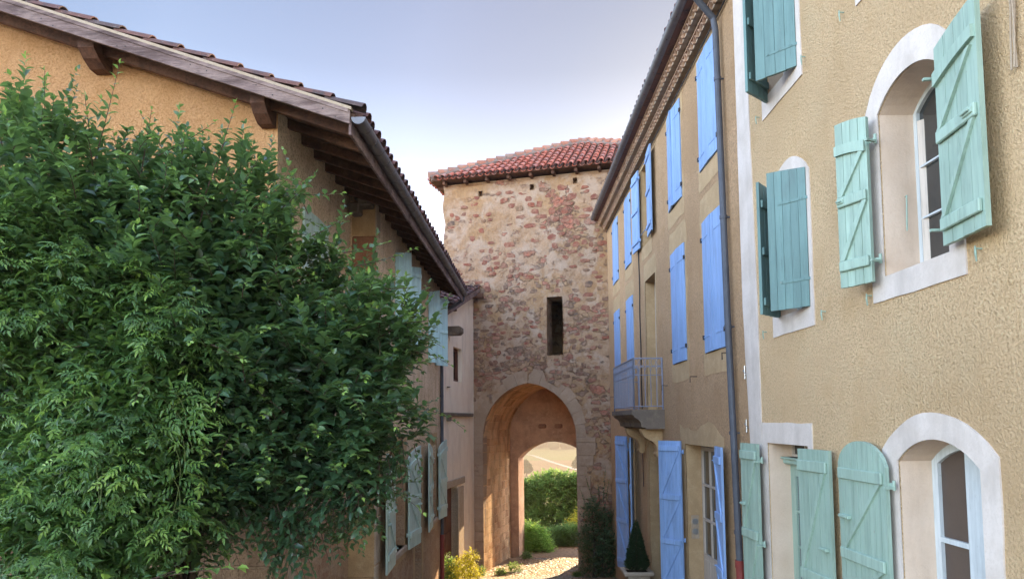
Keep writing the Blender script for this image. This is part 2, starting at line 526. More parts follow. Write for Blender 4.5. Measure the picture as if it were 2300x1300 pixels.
def m_cobble():
    t = NT('cobbles')
    v = t.map((1,1,.3))
    wob = t.noise(3, 3, .5, col=True)
    vec = t.n('VectorMath', {0: v, 1: t.n('VectorMath', {0: wob, 1: (.15,.15,0)}, operation='MULTIPLY').outputs[0]}, operation='ADD').outputs[0]
    e = t.vor(6.0, vec, 'DISTANCE_TO_EDGE'); c = t.n('TexVoronoi', {'Vector': vec, 'Scale': 6.0}).outputs['Color']
    s = t.n('SeparateColor', {0: c}).outputs[0]
    f = t.noise(40, 4, .6); big = t.noise(.9, 4, .6)
    col = t.ramp(s, [(0.0,(.24,.21,.18)), (.5,(.34,.30,.25)), (1.0,(.18,.165,.145))])
    col = t.mix(t.ramp(f, [(.4, .4), (.55, 0.0)]), col, (.14,.11,.09))
    col = t.mix(t.ramp(e, [(.02, 1.0), (.09, 0.0)]), col, (.15,.11,.07))
    col = t.mix(t.ramp(big, [(.46, 0.0), (.58, .9)]), col, (.40,.25,.12))  # orange patches put into the stone colour stand in for warm sunlight
    h = t.math('ADD', t.ramp(e, [(0.0, 0.0), (.25, 1.0)]), t.math('MULTIPLY', f, .2))
    return t.pbr(col, .6, t.bump(h, 1.0, .06), .45)

def m_ground():
    t = NT('earth_and_grass')
    n = t.noise(.35, 6, .6); f = t.noise(9, 5, .65); far = t.noise(.006, 4, .6)
    y = t.n('SeparateXYZ', {0: t.obj()}).outputs[1]
    col = t.mix(t.ramp(n, [(.4, 0.0), (.6, 1.0)]), (.30,.19,.11), (.22,.15,.09))
    col = t.mix(t.ramp(f, [(.4, .5), (.55, 0.0)]), col, (.12,.08,.05))
    grass = t.mix(t.ramp(far, [(.42, 0.0), (.58, 1.0)]), (.10,.15,.04), (.22,.18,.07))
    col = t.mix(t.math('MULTIPLY_ADD', y, .05, -1.6, clamp=True), col, grass)
    return t.pbr(col, .95, t.bump(f, .5, .03), .1)

def m_field(name, a, b):
    t = NT(name)
    n = t.noise(.02, 5, .6); r = t.noise(.4, 4, .6, t.map((1, .05, 1), (0, 0, .7)))
    col = t.mix(t.ramp(n, [(.4, 0.0), (.6, .6)]), a, b)
    col = t.mix(t.ramp(r, [(.45, 0.0), (.6, .35)]), col, tuple(x*.6 for x in a))
    return t.pbr(col, .95, None, .1)

M = {}
M['ochre'] = m_stucco('ochre_roughcast', (.73,.41,.20), (.42,.195,.075), (.62,.33,.145), 36, 1.0, .07, .9)
M['oldwall'] = m_stucco('old_lime_plaster', (.53,.44,.335), (.38,.29,.20), (.42,.29,.19), 26, .6, .025, 1.1)
M['lowwall'] = m_blocks('worn_rubble_base', (.26,.155,.095), (.31,.20,.125), (.21,.125,.08), .5, .28, (.30,.205,.13), R_(-92.7))
M['greenwall'] = m_stucco('sand_roughcast', (.93,.66,.39), (.48,.315,.165), (.83,.575,.33), 44, 1.0, .07, 1.0)
M['bluewall'] = m_stucco('brown_roughcast', (.70,.455,.265), (.34,.21,.12), (.60,.38,.21), 38, 1.0, .07, .8)
M['white'] = m_plaster('white_limewash', (.655,.58,.525), (.50,.43,.37))
M['cream'] = m_plaster('reveal_limewash', (.72,.57,.45), (.62,.47,.35))
M['annexwall'] = m_plaster('pale_lime_render', (.90,.78,.64), (.80,.66,.52))
M['sand'] = m_stone('sandstone', (.56,.385,.215), (.44,.295,.16), (.62,.45,.275))
M['sandpale'] = m_stone('pale_sandstone', (.50,.40,.30), (.42,.32,.23), (.55,.46,.37))
M['redstone'] = m_stone('red_sandstone', (.30,.13,.08), (.36,.2,.12), (.24,.12,.08))
M['greystone'] = m_stone('weathered_stone', (.20,.16,.13), (.12,.10,.085), (.30,.24,.17), .6)
M['arch'] = m_stone('arch_stone', (.41,.29,.205), (.32,.215,.145), (.45,.335,.25), .9)
M['rubble'] = m_rubble()
M['rubstone'] = (lambda t: t.pbr(t.mix(t.ramp(t.noise(30, 5, .65), [(.36, .6), (.52, 0.0)]), t.mix(t.ramp(t.noise(7, 6, .65), [(.42, 0.0), (.68, .75)]), t.ramp(t.attr('tint'), [(0.0,(.27,.085,.055)), (.2,(.21,.075,.055)), (.4,(.25,.10,.07)), (.55,(.15,.085,.065)), (.7,(.20,.115,.07)), (.85,(.12,.085,.07)), (1.0,(.24,.15,.09))]), (.40,.245,.165)), (.09,.06,.045)), .93, t.bump(t.noise(12, 6, .7), .8, .03), .15))(NT('rubble_stone'))
M['passage'] = m_blocks('passage_blocks', (.66,.36,.17), (.88,.58,.33), (.46,.235,.115), .46, .27, (.80,.56,.34), R_(-75))
M['passback'] = m_stone('passage_plaster', (.60,.35,.215), (.36,.195,.12), (.68,.43,.27), 1.0, 1.3)
M['blue'] = m_paint('blue_paint', (.255,.41,.71), (.30,.45,.75), .55)
M['mint'] = m_paint('mint_paint', (.32,.45,.37), (.38,.51,.43), .5)
M['teal'] = m_paint('teal_paint', (.115,.215,.21), (.15,.26,.25), .5)
M['aqua'] = m_paint('aqua_paint', (.52,.80,.84), (.58,.84,.87), .5)
M['palemint'] = m_paint('pale_mint_paint', (.50,.66,.60), (.56,.70,.65), .5)
M['creampaint'] = m_paint('cream_paint', (.62,.53,.45), (.68,.60,.52), .5)
M['whitepaint'] = m_paint('white_paint', (.60,.66,.68), (.66,.70,.72), .45)
M['rail'] = m_paint('grey_blue_paint', (.25,.27,.36), (.29,.31,.40), .5)
M['oldwood'] = m_wood('weathered_board', (.28,.20,.19), (.11,.07,.068), (.40,.30,.27), .8, (.35,1,3.0))
M['beam'] = m_wood('dark_beam', (.15,.07,.045), (.08,.04,.03), (.20,.10,.06), .8, (1,.3,1))
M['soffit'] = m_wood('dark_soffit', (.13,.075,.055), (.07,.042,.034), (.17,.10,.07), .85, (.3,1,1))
M['doorwood'] = m_wood('red_brown_door', (.17,.06,.038), (.11,.04,.026), (.20,.08,.05), .7, (1,1,.25))
M['darkdoor'] = m_wood('dark_door', (.045,.035,.028), (.03,.024,.02), (.06,.05,.04), .6, (1,1,.25))
M['zinc'] = m_plain('zinc', (.17,.165,.18), .45, .6, .5, .5)
M['zincblue'] = m_plain('blue_grey_pipe', (.085,.092,.115), .6, .2, .4, .5)
M['castred'] = m_plain('red_cast_iron', (.22,.035,.03), .55, 0, .4, .5)
M['iron'] = m_plain('iron', (.05,.045,.045), .6, .5)
M['cable'] = m_plain('cable', (.02,.018,.018), .6)
M['terra'] = m_tile('red_clay_tile', (.41,.095,.06), (.48,.135,.08), (.37,.15,.12), (.36,.24,.2))
M['oldtile'] = m_tile('old_clay_tile', (.14,.075,.072), (.185,.092,.078), (.10,.075,.078), (.065,.06,.066))
M['eavetile'] = m_tile('pale_clay_tile', (.42,.26,.18), (.50,.33,.23), (.36,.23,.17), (.40,.28,.2))
M['mortar'] = m_stone('ridge_mortar', (.24,.18,.155), (.17,.12,.105), (.29,.225,.2))
M['hiptile'] = m_tile('hip_clay_tile', (.30,.12,.08), (.36,.155,.10), (.25,.13,.10), (.26,.2,.17))
M['glass'] = m_glass('window_glass')
M['screen'] = m_plain('window_screen', (.085,.06,.048), .35, 0, .4, .2)
M['black'] = m_plain('dark_interior', (.012,.011,.012), .9, 0, .1)
M['blind'] = m_plain('grey_blind', (.16,.17,.17), .6)
M['steel'] = m_plain('plate_steel', (.38,.38,.38), .35, .7)
M['bark'] = m_wood('bark', (.10,.07,.05), (.05,.035,.025), (.14,.10,.07), .9, (1,1,.3))
M['twig'] = m_plain('twig', (.085,.045,.035), .8)
M['vine'] = m_plain('green_vine', (.12,.16,.05), .7)
M['cobble'] = m_cobble()
M['ground'] = m_ground()

# ------------------------------------------------------------------ setting
PROF = [(-400,-1.5),(0,-1.62),(3,-1.85),(8,-2.5),(15,-3.68),(20,-4.62),(22.5,-4.98),(26,-5.12),(30,-5.1),(36,-5.3),(44,-7.5),(80,-14),(200,-30),(420,-40),(950,-40),(1300,-22),(2200,-6),(7000,-6)]
def gz(y):
    for (a, za), (b, zb) in zip(PROF, PROF[1:]):
        if y <= b:
            t = (y-a)/(b-a); return za+(zb-za)*t
    return PROF[-1][1]
def grid_sheet(name, mat, xs, ys, zf, kind='structure'):
    mb = MB()
    V = [(x, y, zf(x, y)) for y in ys for x in xs]
    n = len(xs)
    F = [(j*n+i, j*n+i+1, (j+1)*n+i+1, (j+1)*n+i) for j in range(len(ys)-1) for i in range(n-1)]
    mb.add(V, F)
    o = mb.build(name, mat, None, smooth=True, recalc=False)
    return tag(o, kind=kind)
ys = sorted(set([-400,-200,-100,-50,-20,-8,0,1.5,3,5.5,8,10,12,15,17,20,21.2,22.5,24,26,28,30,33,36,40,44,60,80,120,200,300,420,600,800,950,1120,1300,1700,2100]))
xs = [-2000,-800,-300,-120,-60,-30,-16,-10,-6,-4,-2,0,2,4,6,10,16,30,60,120,300,800,2000]
tag(grid_sheet('ground', M['ground'], xs, ys, lambda x, y: gz(y)), 'bare earth and grass sloping down past the gate to the valley', 'ground')
sys_ = [ -6,-3,0,2,4,6,8,10,12,14,15,16,17,18,19,20] + [20.4+.35*i for i in range(16)] + [26.1]
def street_z(x, y):
    k = .018*noise.noise(Vector((x*2.3, y*2.3, 0))) if y > 17 else 0
    return gz(y)+.02+k
st = grid_sheet('street', M['cobble'], [-6+.4*i for i in range(26)], sys_, street_z)
tag(st, 'narrow cobbled street running down under the stone gate', 'street')
# valley floor beyond the gate
def flat_strip(name, mat, poly, z, label, cat):
    mb = MB(); mb.add([(x, y, gz(y)+z) for x, y in poly], [list(range(len(poly)))])
    tag(mb.build(name, mat), label, cat, kind='structure')
M['stubble'] = m_field('stubble', (.20,.125,.06), (.25,.17,.085))
M['meadow'] = m_field('meadow', (.14,.18,.055), (.19,.20,.08))
M['lane'] = m_plain('pale_lane', (.45,.40,.35), .9)
flat_strip('stubble_field', M['stubble'], [(-260,425),(330,425),(330,690),(-260,690)], .3, 'tan stubble field below the gate', 'field')
flat_strip('meadow', M['meadow'], [(-260,692),(330,692),(330,945),(-260,945)], .3, 'green meadow in front of the far wood', 'field')
lm = MB()
lp = [Vector((-60, 930)), Vector((8, 840)), Vector((25, 790)), Vector((40, 650)), Vector((52, 560)), Vector((72, 440))]
L_, R2 = [], []
for i, p in enumerate(lp):
    d = (lp[min(i+1, len(lp)-1)] - lp[max(i-1, 0)]).normalized(); nn = Vector((-d.y, d.x))*2.3
    L_.append((p.x+nn.x, p.y+nn.y, -40+.62)); R2.append((p.x-nn.x, p.y-nn.y, -40+.62))
lm.add(L_+R2, [(i, i+1, len(lp)+i+1, len(lp)+i) for i in range(len(lp)-1)])
tag(lm.build('country_road', M['lane']), 'pale country road crossing the fields in the valley', 'road', kind='structure')

# ------------------------------------------------------------------ facade kit
def arch_top(u, u0, u1, zs, rise):
    t = (u-u0)/(u1-u0)
    r = ((u1-u0)**2/4 + rise**2)/(2*rise)
    x = u-(u0+u1)/2
    return zs + rise - r + math.sqrt(max(0, r*r-x*x))
def arch_poly(u0, u1, z0, zs, rise, n=14):
    return [(u0, z0), (u1, z0)] + [(u1+(u0-u1)*k/n, arch_top(u1+(u0-u1)*k/n, u0, u1, zs, rise)) for k in range(n+1)]

def shutter(parent, F, hu, hv, w0, wid, h, ang, sgn, mat, top=None, rails=(), brace=True, straps=(.17,.83),
            planks=4, th=.034, rail_h=.09, curved_top=0.0, arm=.03, label=None, latch=None, hmat=None, railmat=None):
    """a boarded leaf: a = hinge->free edge, t = towards the outer face, w = up"""
    a_ = R_(ang)
    d = Vector((sgn*math.cos(a_), math.sin(a_), 0)); n = Vector((-sgn*math.sin(a_), math.cos(a_), 0))
    LM = F @ frame((hu, hv, w0), d, n)
    tf = top or (lambda x: 0.0)
    mb = MB()
    pw = wid/planks
    for k in range(planks):
        a0, a1 = k*pw+.0026, (k+1)*pw-.0026
        am = (a0+a1)/2
        ti = random.random()
        o = random.uniform(-.0015, .0015)
        mb.prism(LM, [(a0, random.uniform(-.003,.003)), (a1, random.uniform(-.003,.003)), (a1, h+tf(a1/wid)), (am, h+tf(am/wid)), (a0, h+tf(a0/wid))], -th+o, o, 0, ti)
    c = [(.004, .006), (wid-.004, .006)] + [(wid*x, h+tf(x)-.006) for x in (.996,.75,.5,.25,.004)]
    mb.prism(LM, c, -th+.005, -.005, 0, .9)
    leaf = mb.build('shutter', mat, parent, label)
    rm = railmat or mat
    zs = []
    for z, cv in [(r, 0) for r in rails]:
        b = MB(); zc = z*h; m = wid*.04
        b.box(LM, m, wid-m*1.2, -th-.028, -th-.0005, zc-rail_h/2, zc+rail_h/2, 0, random.random()*.5, ch=.007)
        b.build('rail', rm, leaf); zs.append(zc)
    if curved_top:
        b = MB(); m = wid*.03; zc = curved_top*h; K = 8
        up_, lo = [], []
        for k in range(K+1):
            x = m+(wid-2*m)*k/K
            e = tf(x/wid)-tf(.5)
            up_.append((x, zc+rail_h/2+e)); lo.append((x, zc-rail_h/2+e*1.15))
        b.prism(LM, lo+up_[::-1], -th-.028, -th-.0005, 0, .3)
        b.build('rail', rm, leaf); zs.append(zc)
    zs.sort()
    if brace:
        for z0, z1 in zip(zs, zs[1:]):
            b = MB(); w_ = .05
            x0, x1 = (wid*.1, wid*.86)
            za, zb = z0+rail_h/2+.002, z1-rail_h/2-.002
            fl = -1 if brace == 'up' else 1
            if fl > 0: x0, x1 = x1, x0
            b.prism(LM, [(x0-w_*.5, za), (x0+w_*.5, za), (x1+w_*.5, zb), (x1-w_*.5, zb)], -th-.022, -th-.0005, 0, .35)
            b.build('brace', rm, leaf)
    for s in straps:
        b = MB(); zc = s*h
        b.box(LM, -arm+.004, wid*.72, .0006, .0065, zc-.016, zc+.016, 0, .2, ch=.002)
        b.tube([LM @ Vector((-arm, -.002, zc-.04)), LM @ Vector((-arm, -.002, zc+.04))], .013, 8)
        b.box(LM, -arm-.012, -arm+.012, -.03-hv, -.004, zc-.03, zc-.012) if hv > .02 else None
        for q in (.1, .4, .66):
            b.box(LM, wid*q-.008, wid*q+.008, .006, .0105, zc-.008, zc+.008)
        b.build('hinge', hmat or mat, leaf)
        if hmat:
            b = MB(); b.box(LM, -arm-.02, -arm+.02, -.005, .022, zc-.035, zc+.035, 0, .3, ch=.004); b.build('hinge_pin', M['iron'], leaf)
    if latch:
        b = MB(); zc = latch*h
        b.box(LM, wid*.72, wid*.93, -th-.040, -th-.002, zc-.018, zc+.018, 0, .2, ch=.004)
        b.tube([LM @ Vector((wid*.74, -th-.05, zc)), LM @ Vector((wid*.9, -th-.05, zc+.004))], .007, 6)
        b.build('latch', M['iron'] if latch > .99 else mat, leaf)
    return leaf

def window(parent, F, u0, u1, z0, z1, dep, mat, cols=2, rows=3, fr=.055, bar=.026, mid=.09, rise=0.0, pane='glass',
           name='window', label=None, panel=0.0, z_rows=None):
    """a framed window set back by dep; each window's panes are one sub-part"""
    top = (lambda u: arch_top(u, u0, u1, z1, rise)) if rise else (lambda u: z1)
    outer = arch_poly(u0, u1, z0, z1, rise) if rise else rect(u0, u1, z0, z1)
    cx = [u0+fr]
    for k in range(1, cols):
        c = u0+(u1-u0)*k/cols
        w_ = mid/2 if (cols % 2 == 0 and k == cols//2) else bar/2
        cx += [c-w_, c+w_]
    cx.append(u1-fr)
    zb = z0+fr+panel
    holes = []
    zz = z_rows or [zb+(z1-fr-zb)*k/rows for k in range(rows+1)]
    for i in range(0, len(cx), 2):
        for j in range(len(zz)-1):
            a, b = cx[i], cx[i+1]
            lo = zz[j]+(bar/2 if j else 0)
            if j == len(zz)-2:
                n = 6 if rise else 1
                holes.append([(a, lo), (b, lo)] + [(b+(a-b)*k/n, top(b+(a-b)*k/n)-fr) for k in range(n+1)])
            else:
                holes.append(rect(a, b, lo, zz[j+1]-bar/2))
    mb = MB()
    sheet(mb, F, outer, holes, v=-dep, depth=.035, skirt=.05)
    if panel:
        for i in range(0, len(cx), 2):
            mb.box(F, cx[i]+.05, cx[i+1]-.05, -dep+.0005, -dep+.012, z0+fr+.06, zb-.08, 0, .3, ch=.008)
    w = mb.build(name, mat, parent, label)
    pb = MB()
    sheet(pb, F, [(u0+.01, z0+.01), (u1-.01, z0+.01)] + ([(u1-.01+(u0-u1+.02)*k/10, top(u1-.01+(u0-u1+.02)*k/10)-.012) for k in range(11)]), (), v=-dep-.03)
    pb.build('pane', M[pane] if isinstance(pane, str) else pane, w)
    return w

def backing(mb, F, u0, u1, z0, z1, dep):
    mb.add([F @ Vector(p) for p in ((u0-.05, -dep, z0-.05), (u1+.05, -dep, z0-.05), (u1+.05, -dep, z1+.3), (u0-.05, -dep, z1+.3))], [(0,1,2,3)])

def surround(parent, F, outer, hole, mat, v=.012, name='stone_surround', amp=.03, seed=1, skirt=.03, depth=.014, rnd=.12):
    mb = MB()
    sheet(mb, F, wobble(outer, amp, rnd, seed) if amp else outer, [hole] if hole else [], v=v, depth=depth if hole else 0, skirt=skirt)
    return mb.build(name, mat, parent)

def canal_tiles(mb, O, ex, ey, en, ncols, nrows, pw, pl, ok=None, seg=5, pans=True, sag=.0):
    """rows of half-round clay tiles: covers over pans"""
    O, ex, ey, en = Vector(O), Vector(ex), Vector(ey), Vector(en)
    for i in range(ncols):
        for j in range(nrows):
            for kind in ((0, 1) if pans else (0,)):
                cx = (i+.5*(kind == 1))*pw
                cy = j*pl
                if ok and not ok(cx, cy+pl*.3): continue
                jit = random.uniform(-.012, .012)
                c0 = O + ex*(cx+jit) + ey*(cy-.02+random.uniform(-.015,.015)) + en*(.035 if kind == 0 else .0)
                c1 = O + ex*(cx+random.uniform(-.01,.01)) + ey*(cy+pl*1.12) + en*(.0 if kind == 0 else -.03)
                r0, r1 = (pw*.36, pw*.29) if kind == 0 else (pw*.34, pw*.30)
                sg = 1 if kind == 0 else -1
                th = .014
                V = []
                for c, r in ((c0, r0), (c1, r1)):
                    for k in range(seg+1):
                        an = math.pi*k/seg
                        V.append(c + ex*math.cos(an)*r + en*math.sin(an)*r*.85*sg)
                for k in range(seg+1):
                    an = math.pi*k/seg
                    V.append(c0 + ex*math.cos(an)*(r0-th) + en*math.sin(an)*(r0-th)*.85*sg)
                n = seg+1
                F = []
                for k in range(seg):
                    F += [(k, k+1, n+k+1, n+k), (k, 2*n+k, 2*n+k+1, k+1)]
                mb.add(V, F, 0, random.random())

def hook(parent, F, u, z, mat, L=.05):
    b = MB()
    b.tube([F @ Vector((u, -.01, z)), F @ Vector((u, L, z+.004))], .006, 6)
    b.tube([F @ Vector((u, L*.9, z+.02)), F @ Vector((u-.008, L, z-.03)), F @ Vector((u, L*.8, z-.085))], [.005,.008,.005], 6)
    b.build('shutter_hook', mat, parent)

RF = frame((3.2, 0, 0), (0, 1, 0), (-1, 0, 0))
GF = frame((3.18, 0, 0), (0, 1, 0), (-1, 0, 0))
hl = R_(2.67); dl = Vector((math.sin(hl), math.cos(hl), 0)); ol = Vector((math.cos(hl), -math.sin(hl), 0))
LF = frame(Vector((-1.93, 19.3, 0)) - dl*19.3, dl, ol)
ph = R_(15)
TF = frame((3.2, 22.0, 0), (-math.cos(ph), math.sin(ph), 0), (-math.sin(ph), -math.cos(ph), 0))
ha = R_(10.5)
AF = frame((-1.93, 19.3, 0), (math.sin(ha), math.cos(ha), 0), (math.cos(ha), -math.sin(ha), 0))

# ------------------------------------------------------------------ sand-coloured house, right
gh = thing('plastered_house', (3.2, 5, gz(5)), 'sandy roughcast house with mint green shutters and white window surrounds at the right', 'house')
G_door = rect(7.38, 8.55, -4, -.30)
G_aw = arch_poly(4.68, 5.68, -1.75, -.36, .19)
G_up = arch_poly(4.88, 5.75, 1.18, 2.58, .18)
G_sm = arch_poly(7.20, 8.02, 1.18, 2.58, .08)
G_top = rect(7.30, 8.16, 3.92, 5.6)
G_tr = rect(4.95, 5.85, 3.88, 5.5)
mb = MB()
sheet(mb, GF, [(-6, -5), (8.9, -5), (9.28, 7), (9.28, 9.6), (-6, 9.6)], [G_door, G_aw, G_up, G_sm, G_top, G_tr], depth=.012)
gw_ = [(3.18,9.30),(11,9.30),(11,-6),(3.18,-6)]
mb.add([(3.18, 9.04, -5), (11, 9.04, -5), (11, 9.27, 9.6), (3.18, 9.27, 9.6), (11, -6, -5), (11, -6, 9.6), (3.18, -6, -5), (3.18, -6, 9.6)], [(0,1,2,3), (1,4,5,2), (4,6,7,5)])
mb.build('wall', M['greenwall'], gh)
for h, dd in ((G_door, .27), (G_aw, .27), (G_up, .30), (G_sm, .2), (G_top, .2), (G_tr, .2)):
    n = len(h); mb = MB()
    A = [GF @ Vector((x, -.012, z)) for x, z in h] + [GF @ Vector((x, -dd-.08, z)) for x, z in h]
    mb.add(A, [(i, (i+1) % n, n+(i+1) % n, n+i) for i in range(n)])
    mb.build('window_reveal', M['cream'], gh)
mb = MB()
mb.add([(2.8, -6.3, 9.62), (2.8, 9.4, 9.62), (7, 9.4, 11.0), (7, -6.3, 11.0), (11.2, 9.4, 9.62), (11.2, -6.3, 9.62)], [(0,1,2,3), (3,2,4,5), (1,4,2), (0,3,5)])
mb.add([(2.8, -6.3, 9.60), (2.8, 9.4, 9.60), (11.2, 9.4, 9.60), (11.2, -6.3, 9.60)], [(0,1,2,3)])
mb.build('roof', M['oldtile'], gh)
# white bands
surround(gh, GF, [(8.70, -5), (8.905, -5), (9.14, -.3), (9.27, 1.5), (9.28, 9.6), (8.86, 9.6), (8.80, 4), (8.72, 1.4)], None, M['white'], name='corner_band', amp=.012, seed=3)
surround(gh, GF, [(7.26, -4), (8.70, -4), (8.70, -.05), (7.27, -.06)], [(7.38, -3.9), (8.55, -3.9), (8.55, -.30), (7.38, -.30)], M['white'], name='window_surround', amp=.01, seed=4)
surround(gh, GF, arch_poly(4.50, 5.90, -2.1, -.27, .30), G_aw, M['white'], name='window_surround', amp=.012, seed=5)
surround(gh, GF, arch_poly(4.71, 5.94, .98, 2.66, .36), G_up, M['white'], name='window_surround', amp=.01, seed=6)
surround(gh, GF, arch_poly(7.10, 8.22, .96, 2.62, .30), G_sm, M['white'], name='window_surround', amp=.01, seed=7)
surround(gh, GF, rect(7.18, 8.34, 3.68, 5.85), G_top, M['white'], name='window_surround', amp=.01, seed=8)
surround(gh, GF, rect(4.75, 6.02, 3.72, 5.75), G_tr, M['white'], name='window_surround', amp=.01, seed=9)
# glazing
window(gh, GF, 4.68, 5.68, -1.75, -.36, .27, M['whitepaint'], 2, 2, rise=.19, pane='screen', fr=.075, mid=.17, bar=.04, label='pale blue casement with dark screens', z_rows=[-1.6, -.98, -.4])
w = window(gh, GF, 4.88, 5.75, 1.18, 2.58, .30, M['whitepaint'], 2, 3, rise=.18, fr=.045, mid=.06, bar=.016, label='casement standing ajar')
mb = MB()   # opened casement leaf in the far half
CF = GF @ frame((5.70, -.29, 0), (-math.cos(R_(-38)), math.sin(R_(-38)), 0), (math.sin(R_(38)), math.cos(R_(38)), 0))
sheet(mb, CF, rect(.01, .40, 1.24, 2.5), [rect(.07, .34, 1.31, 1.68), rect(.07, .34, 1.71, 2.06), rect(.07, .34, 2.09, 2.43)], v=.0, depth=.035, skirt=.035)
mb.build('casement', M['creampaint'], w)
window(gh, GF, 7.20, 8.02, 1.18, 2.58, .2, M['whitepaint'], 2, 3, rise=.08)
window(gh, GF, 7.30, 8.16, 3.92, 5.6, .2, M['whitepaint'], 2, 3)
window(gh, GF, 4.95, 5.85, 3.88, 5.5, .2, M['whitepaint'], 2, 3)
dr = window(gh, GF, 7.38, 8.55, -2.6, -.56, .27, M['mint'], 2, 3, fr=.14, mid=.16, name='door', pane='blind', label='mint green glazed door', panel=.5)
mb = MB(); mb.box(GF, 7.39, 8.54, -.29, -.17, -.56, -.47, 0, .2, ch=.02); mb.box(GF, 7.39, 8.54, -.27, -.14, -.50, -.47, 0, .2, ch=.012)
mb.build('cornice', M['mint'], dr)
window(gh, GF, 7.38, 8.55, -.47, -.30, .29, M['creampaint'], 3, 1, fr=.03, bar=.02, label='narrow fanlight above the door')
# slats of the door blind
mb = MB()
for k in range(46):
    z = -1.95+k*.03
    mb.box(GF, 7.5, 8.45, -.296, -.292, z, z+.02, 0, .5)
mb.build('blind', M['blind'], dr)
mt = M['mint']
# shutters of the tall arched upper window
shutter(gh, GF, 4.80, .07, 1.20, .53, 1.46, 174, 1, mt, top=lambda a: -.02+.14*a-.05*a*a, rails=(.10, .53), curved_top=.86, brace='up', planks=4, latch=.53, straps=(.1, .86))
shutter(gh, GF, 5.76, .08, 1.14, .33, 1.43, 158, -1, mt, top=lambda a: .05*a*(2-a), rails=(.13, .53), curved_top=.85, brace=True, planks=4, latch=.53, straps=(.13, .85), arm=.06)
# far small window, both leaves ajar
shutter(gh, GF, 7.17, .02, 1.17, .44, 1.47, 41, 1, M['teal'], top=lambda a: .02+.07*a-.02*a*a, rails=(.1, .5, .88), brace=False, planks=5, straps=(.20, .79))
shutter(gh, GF, 8.03, .02, 1.17, .44, 1.44, 47, -1, M['teal'], top=lambda a: .02+.06*a, rails=(.1, .5, .88), brace=False, planks=4, straps=())
# top window
shutter(gh, GF, 7.28, .02, 3.83, .47, 1.9, 44, 1, M['teal'], rails=(.1, .5), brace=False, planks=4, straps=(.13, .8))
shutter(gh, GF, 8.18, .02, 3.83, .46, 1.9, 50, -1, M['teal'], rails=(.1, .45), brace=False, planks=4, straps=())
shutter(gh, GF, 4.94, .02, 3.85, .46, 1.65, 2, 1, M['mint'], brace=False, planks=4)
shutter(gh, GF, 5.86, .02, 3.85, .46, 1.65, 2, -1, M['mint'], brace=False, planks=4)
# door shutters
shutter(gh, GF, 8.62, .08, -2.75, .54, 2.43, 177, -1, M['mint'], rails=(.08, .53, .94), brace=True, planks=6, straps=(.5, .92), arm=.07, latch=.68, rail_h=.11)
shutter(gh, GF, 7.31, .12, -2.72, .60, 2.40, 185, 1, M['mint'], rails=(.08, .47, .93), brace='up', planks=6, straps=(), latch=.6, rail_h=.11)
# wide single leaf of the arched ground window
shutter(gh, GF, 5.72, .06, -1.86, .82, 1.45, 180, -1, M['mint'], top=lambda a: .26*math.sqrt(max(0, 1-(2*a-1)**2*.97))-.06, rails=(.08, .43, .93), brace=True, planks=9, straps=(.90,), arm=.07, latch=.66, rail_h=.10)
for u, z in ((8.46, 3.78), (7.10, 3.83), (6.86, 1.06), (8.46, 1.06), (4.56, 1.12), (5.98, 1.06), (6.25, 3.80)):
    hook(gh, GF, u, z, M['mint'])
mb = MB()
mb.tube([GF @ Vector((5.71, -.18, 1.85)), GF @ Vector((5.66, -.16, 1.85)), GF @ Vector((5.66, -.15, 1.55))], .006, 6)
mb.build('stay_rod', M['mint'], gh)
mb = MB()
for k, (du, r) in enumerate(((0, .008), (.022, .006), (-.015, .005))):
    mb.tube([GF @ Vector((4.13+du+.012*math.sin(q*2+k), .02+.01*k, 2.15+.2*q)) for q in range(9)], r, 6)
tag(mb.build('dry_stem', M['sandpale'], None), 'dry straw coloured stem hanging against the sandy wall at the right edge', 'stem')

# ------------------------------------------------------------------ brown house with blue shutters
bh = thing('terraced_house', (3.2, 15, gz(15)), 'brown roughcast house with sky blue shutters, balcony and tiled cornice', 'house')
win2 = [(10.20, 11.20), (12.40, 13.44), (15.25, 16.22), (17.66, 18.62), (19.76, 20.82)]
win1 = [(10.10, 11.17), (12.34, 13.40), (14.90, 16.02), (17.58, 18.60), (19.74, 20.78)]
holes = []
for a, b in win2: holes.append(rect(a, b, 4.06, 5.94))
for i, (a, b) in enumerate(win1): holes.append(rect(a, b, .22 if i == 2 else 1.05, 3.21))
B_fd = rect(10.62, 12.66, -3.3, -.45); B_ed = rect(14.98, 16.02, -4.2, -.42); B_g1 = rect(17.80, 18.62, -4.6, -.45); B_g2 = rect(19.62, 20.74, -2.72, -.47)
holes += [B_fd, B_ed, B_g1, B_g2]
mb = MB()
sheet(mb, RF, [(8.92, -5), (22.03, -6), (22.03, 6.12), (9.285, 6.12)], holes, depth=.012)
mb.add([(3.2, 22.03, -6), (11, 22.03, -6), (11, 22.03, 8), (3.2, 22.03, 6.12), (11, 9.29, -6), (11, 9.29, 8)], [(0,1,2,3), (1,4,5,2)])
mb.build('wall', M['bluewall'], bh)
for h, dd in [(x, .22) for x in holes[:10]] + [(B_fd, .28), (B_ed, .42), (B_g1, .3), (B_g2, .25)]:
    mb = MB()
    A = [RF @ Vector((x, -.012, z)) for x, z in h] + [RF @ Vector((x, -dd-.07, z)) for x, z in h]
    mb.add(A, [(i, (i+1) % 4, 4+(i+1) % 4, 4+i) for i in range(4)])
    mb.build('window_reveal', M['sand'], bh)
for i, h in enumerate(holes[:10]):
    (a, z0), (b, _), (_, z1), _q = h
    window(bh, RF, a, b, z0, z1, .22, M['creampaint'], 2, 3 if i != 7 else 4)
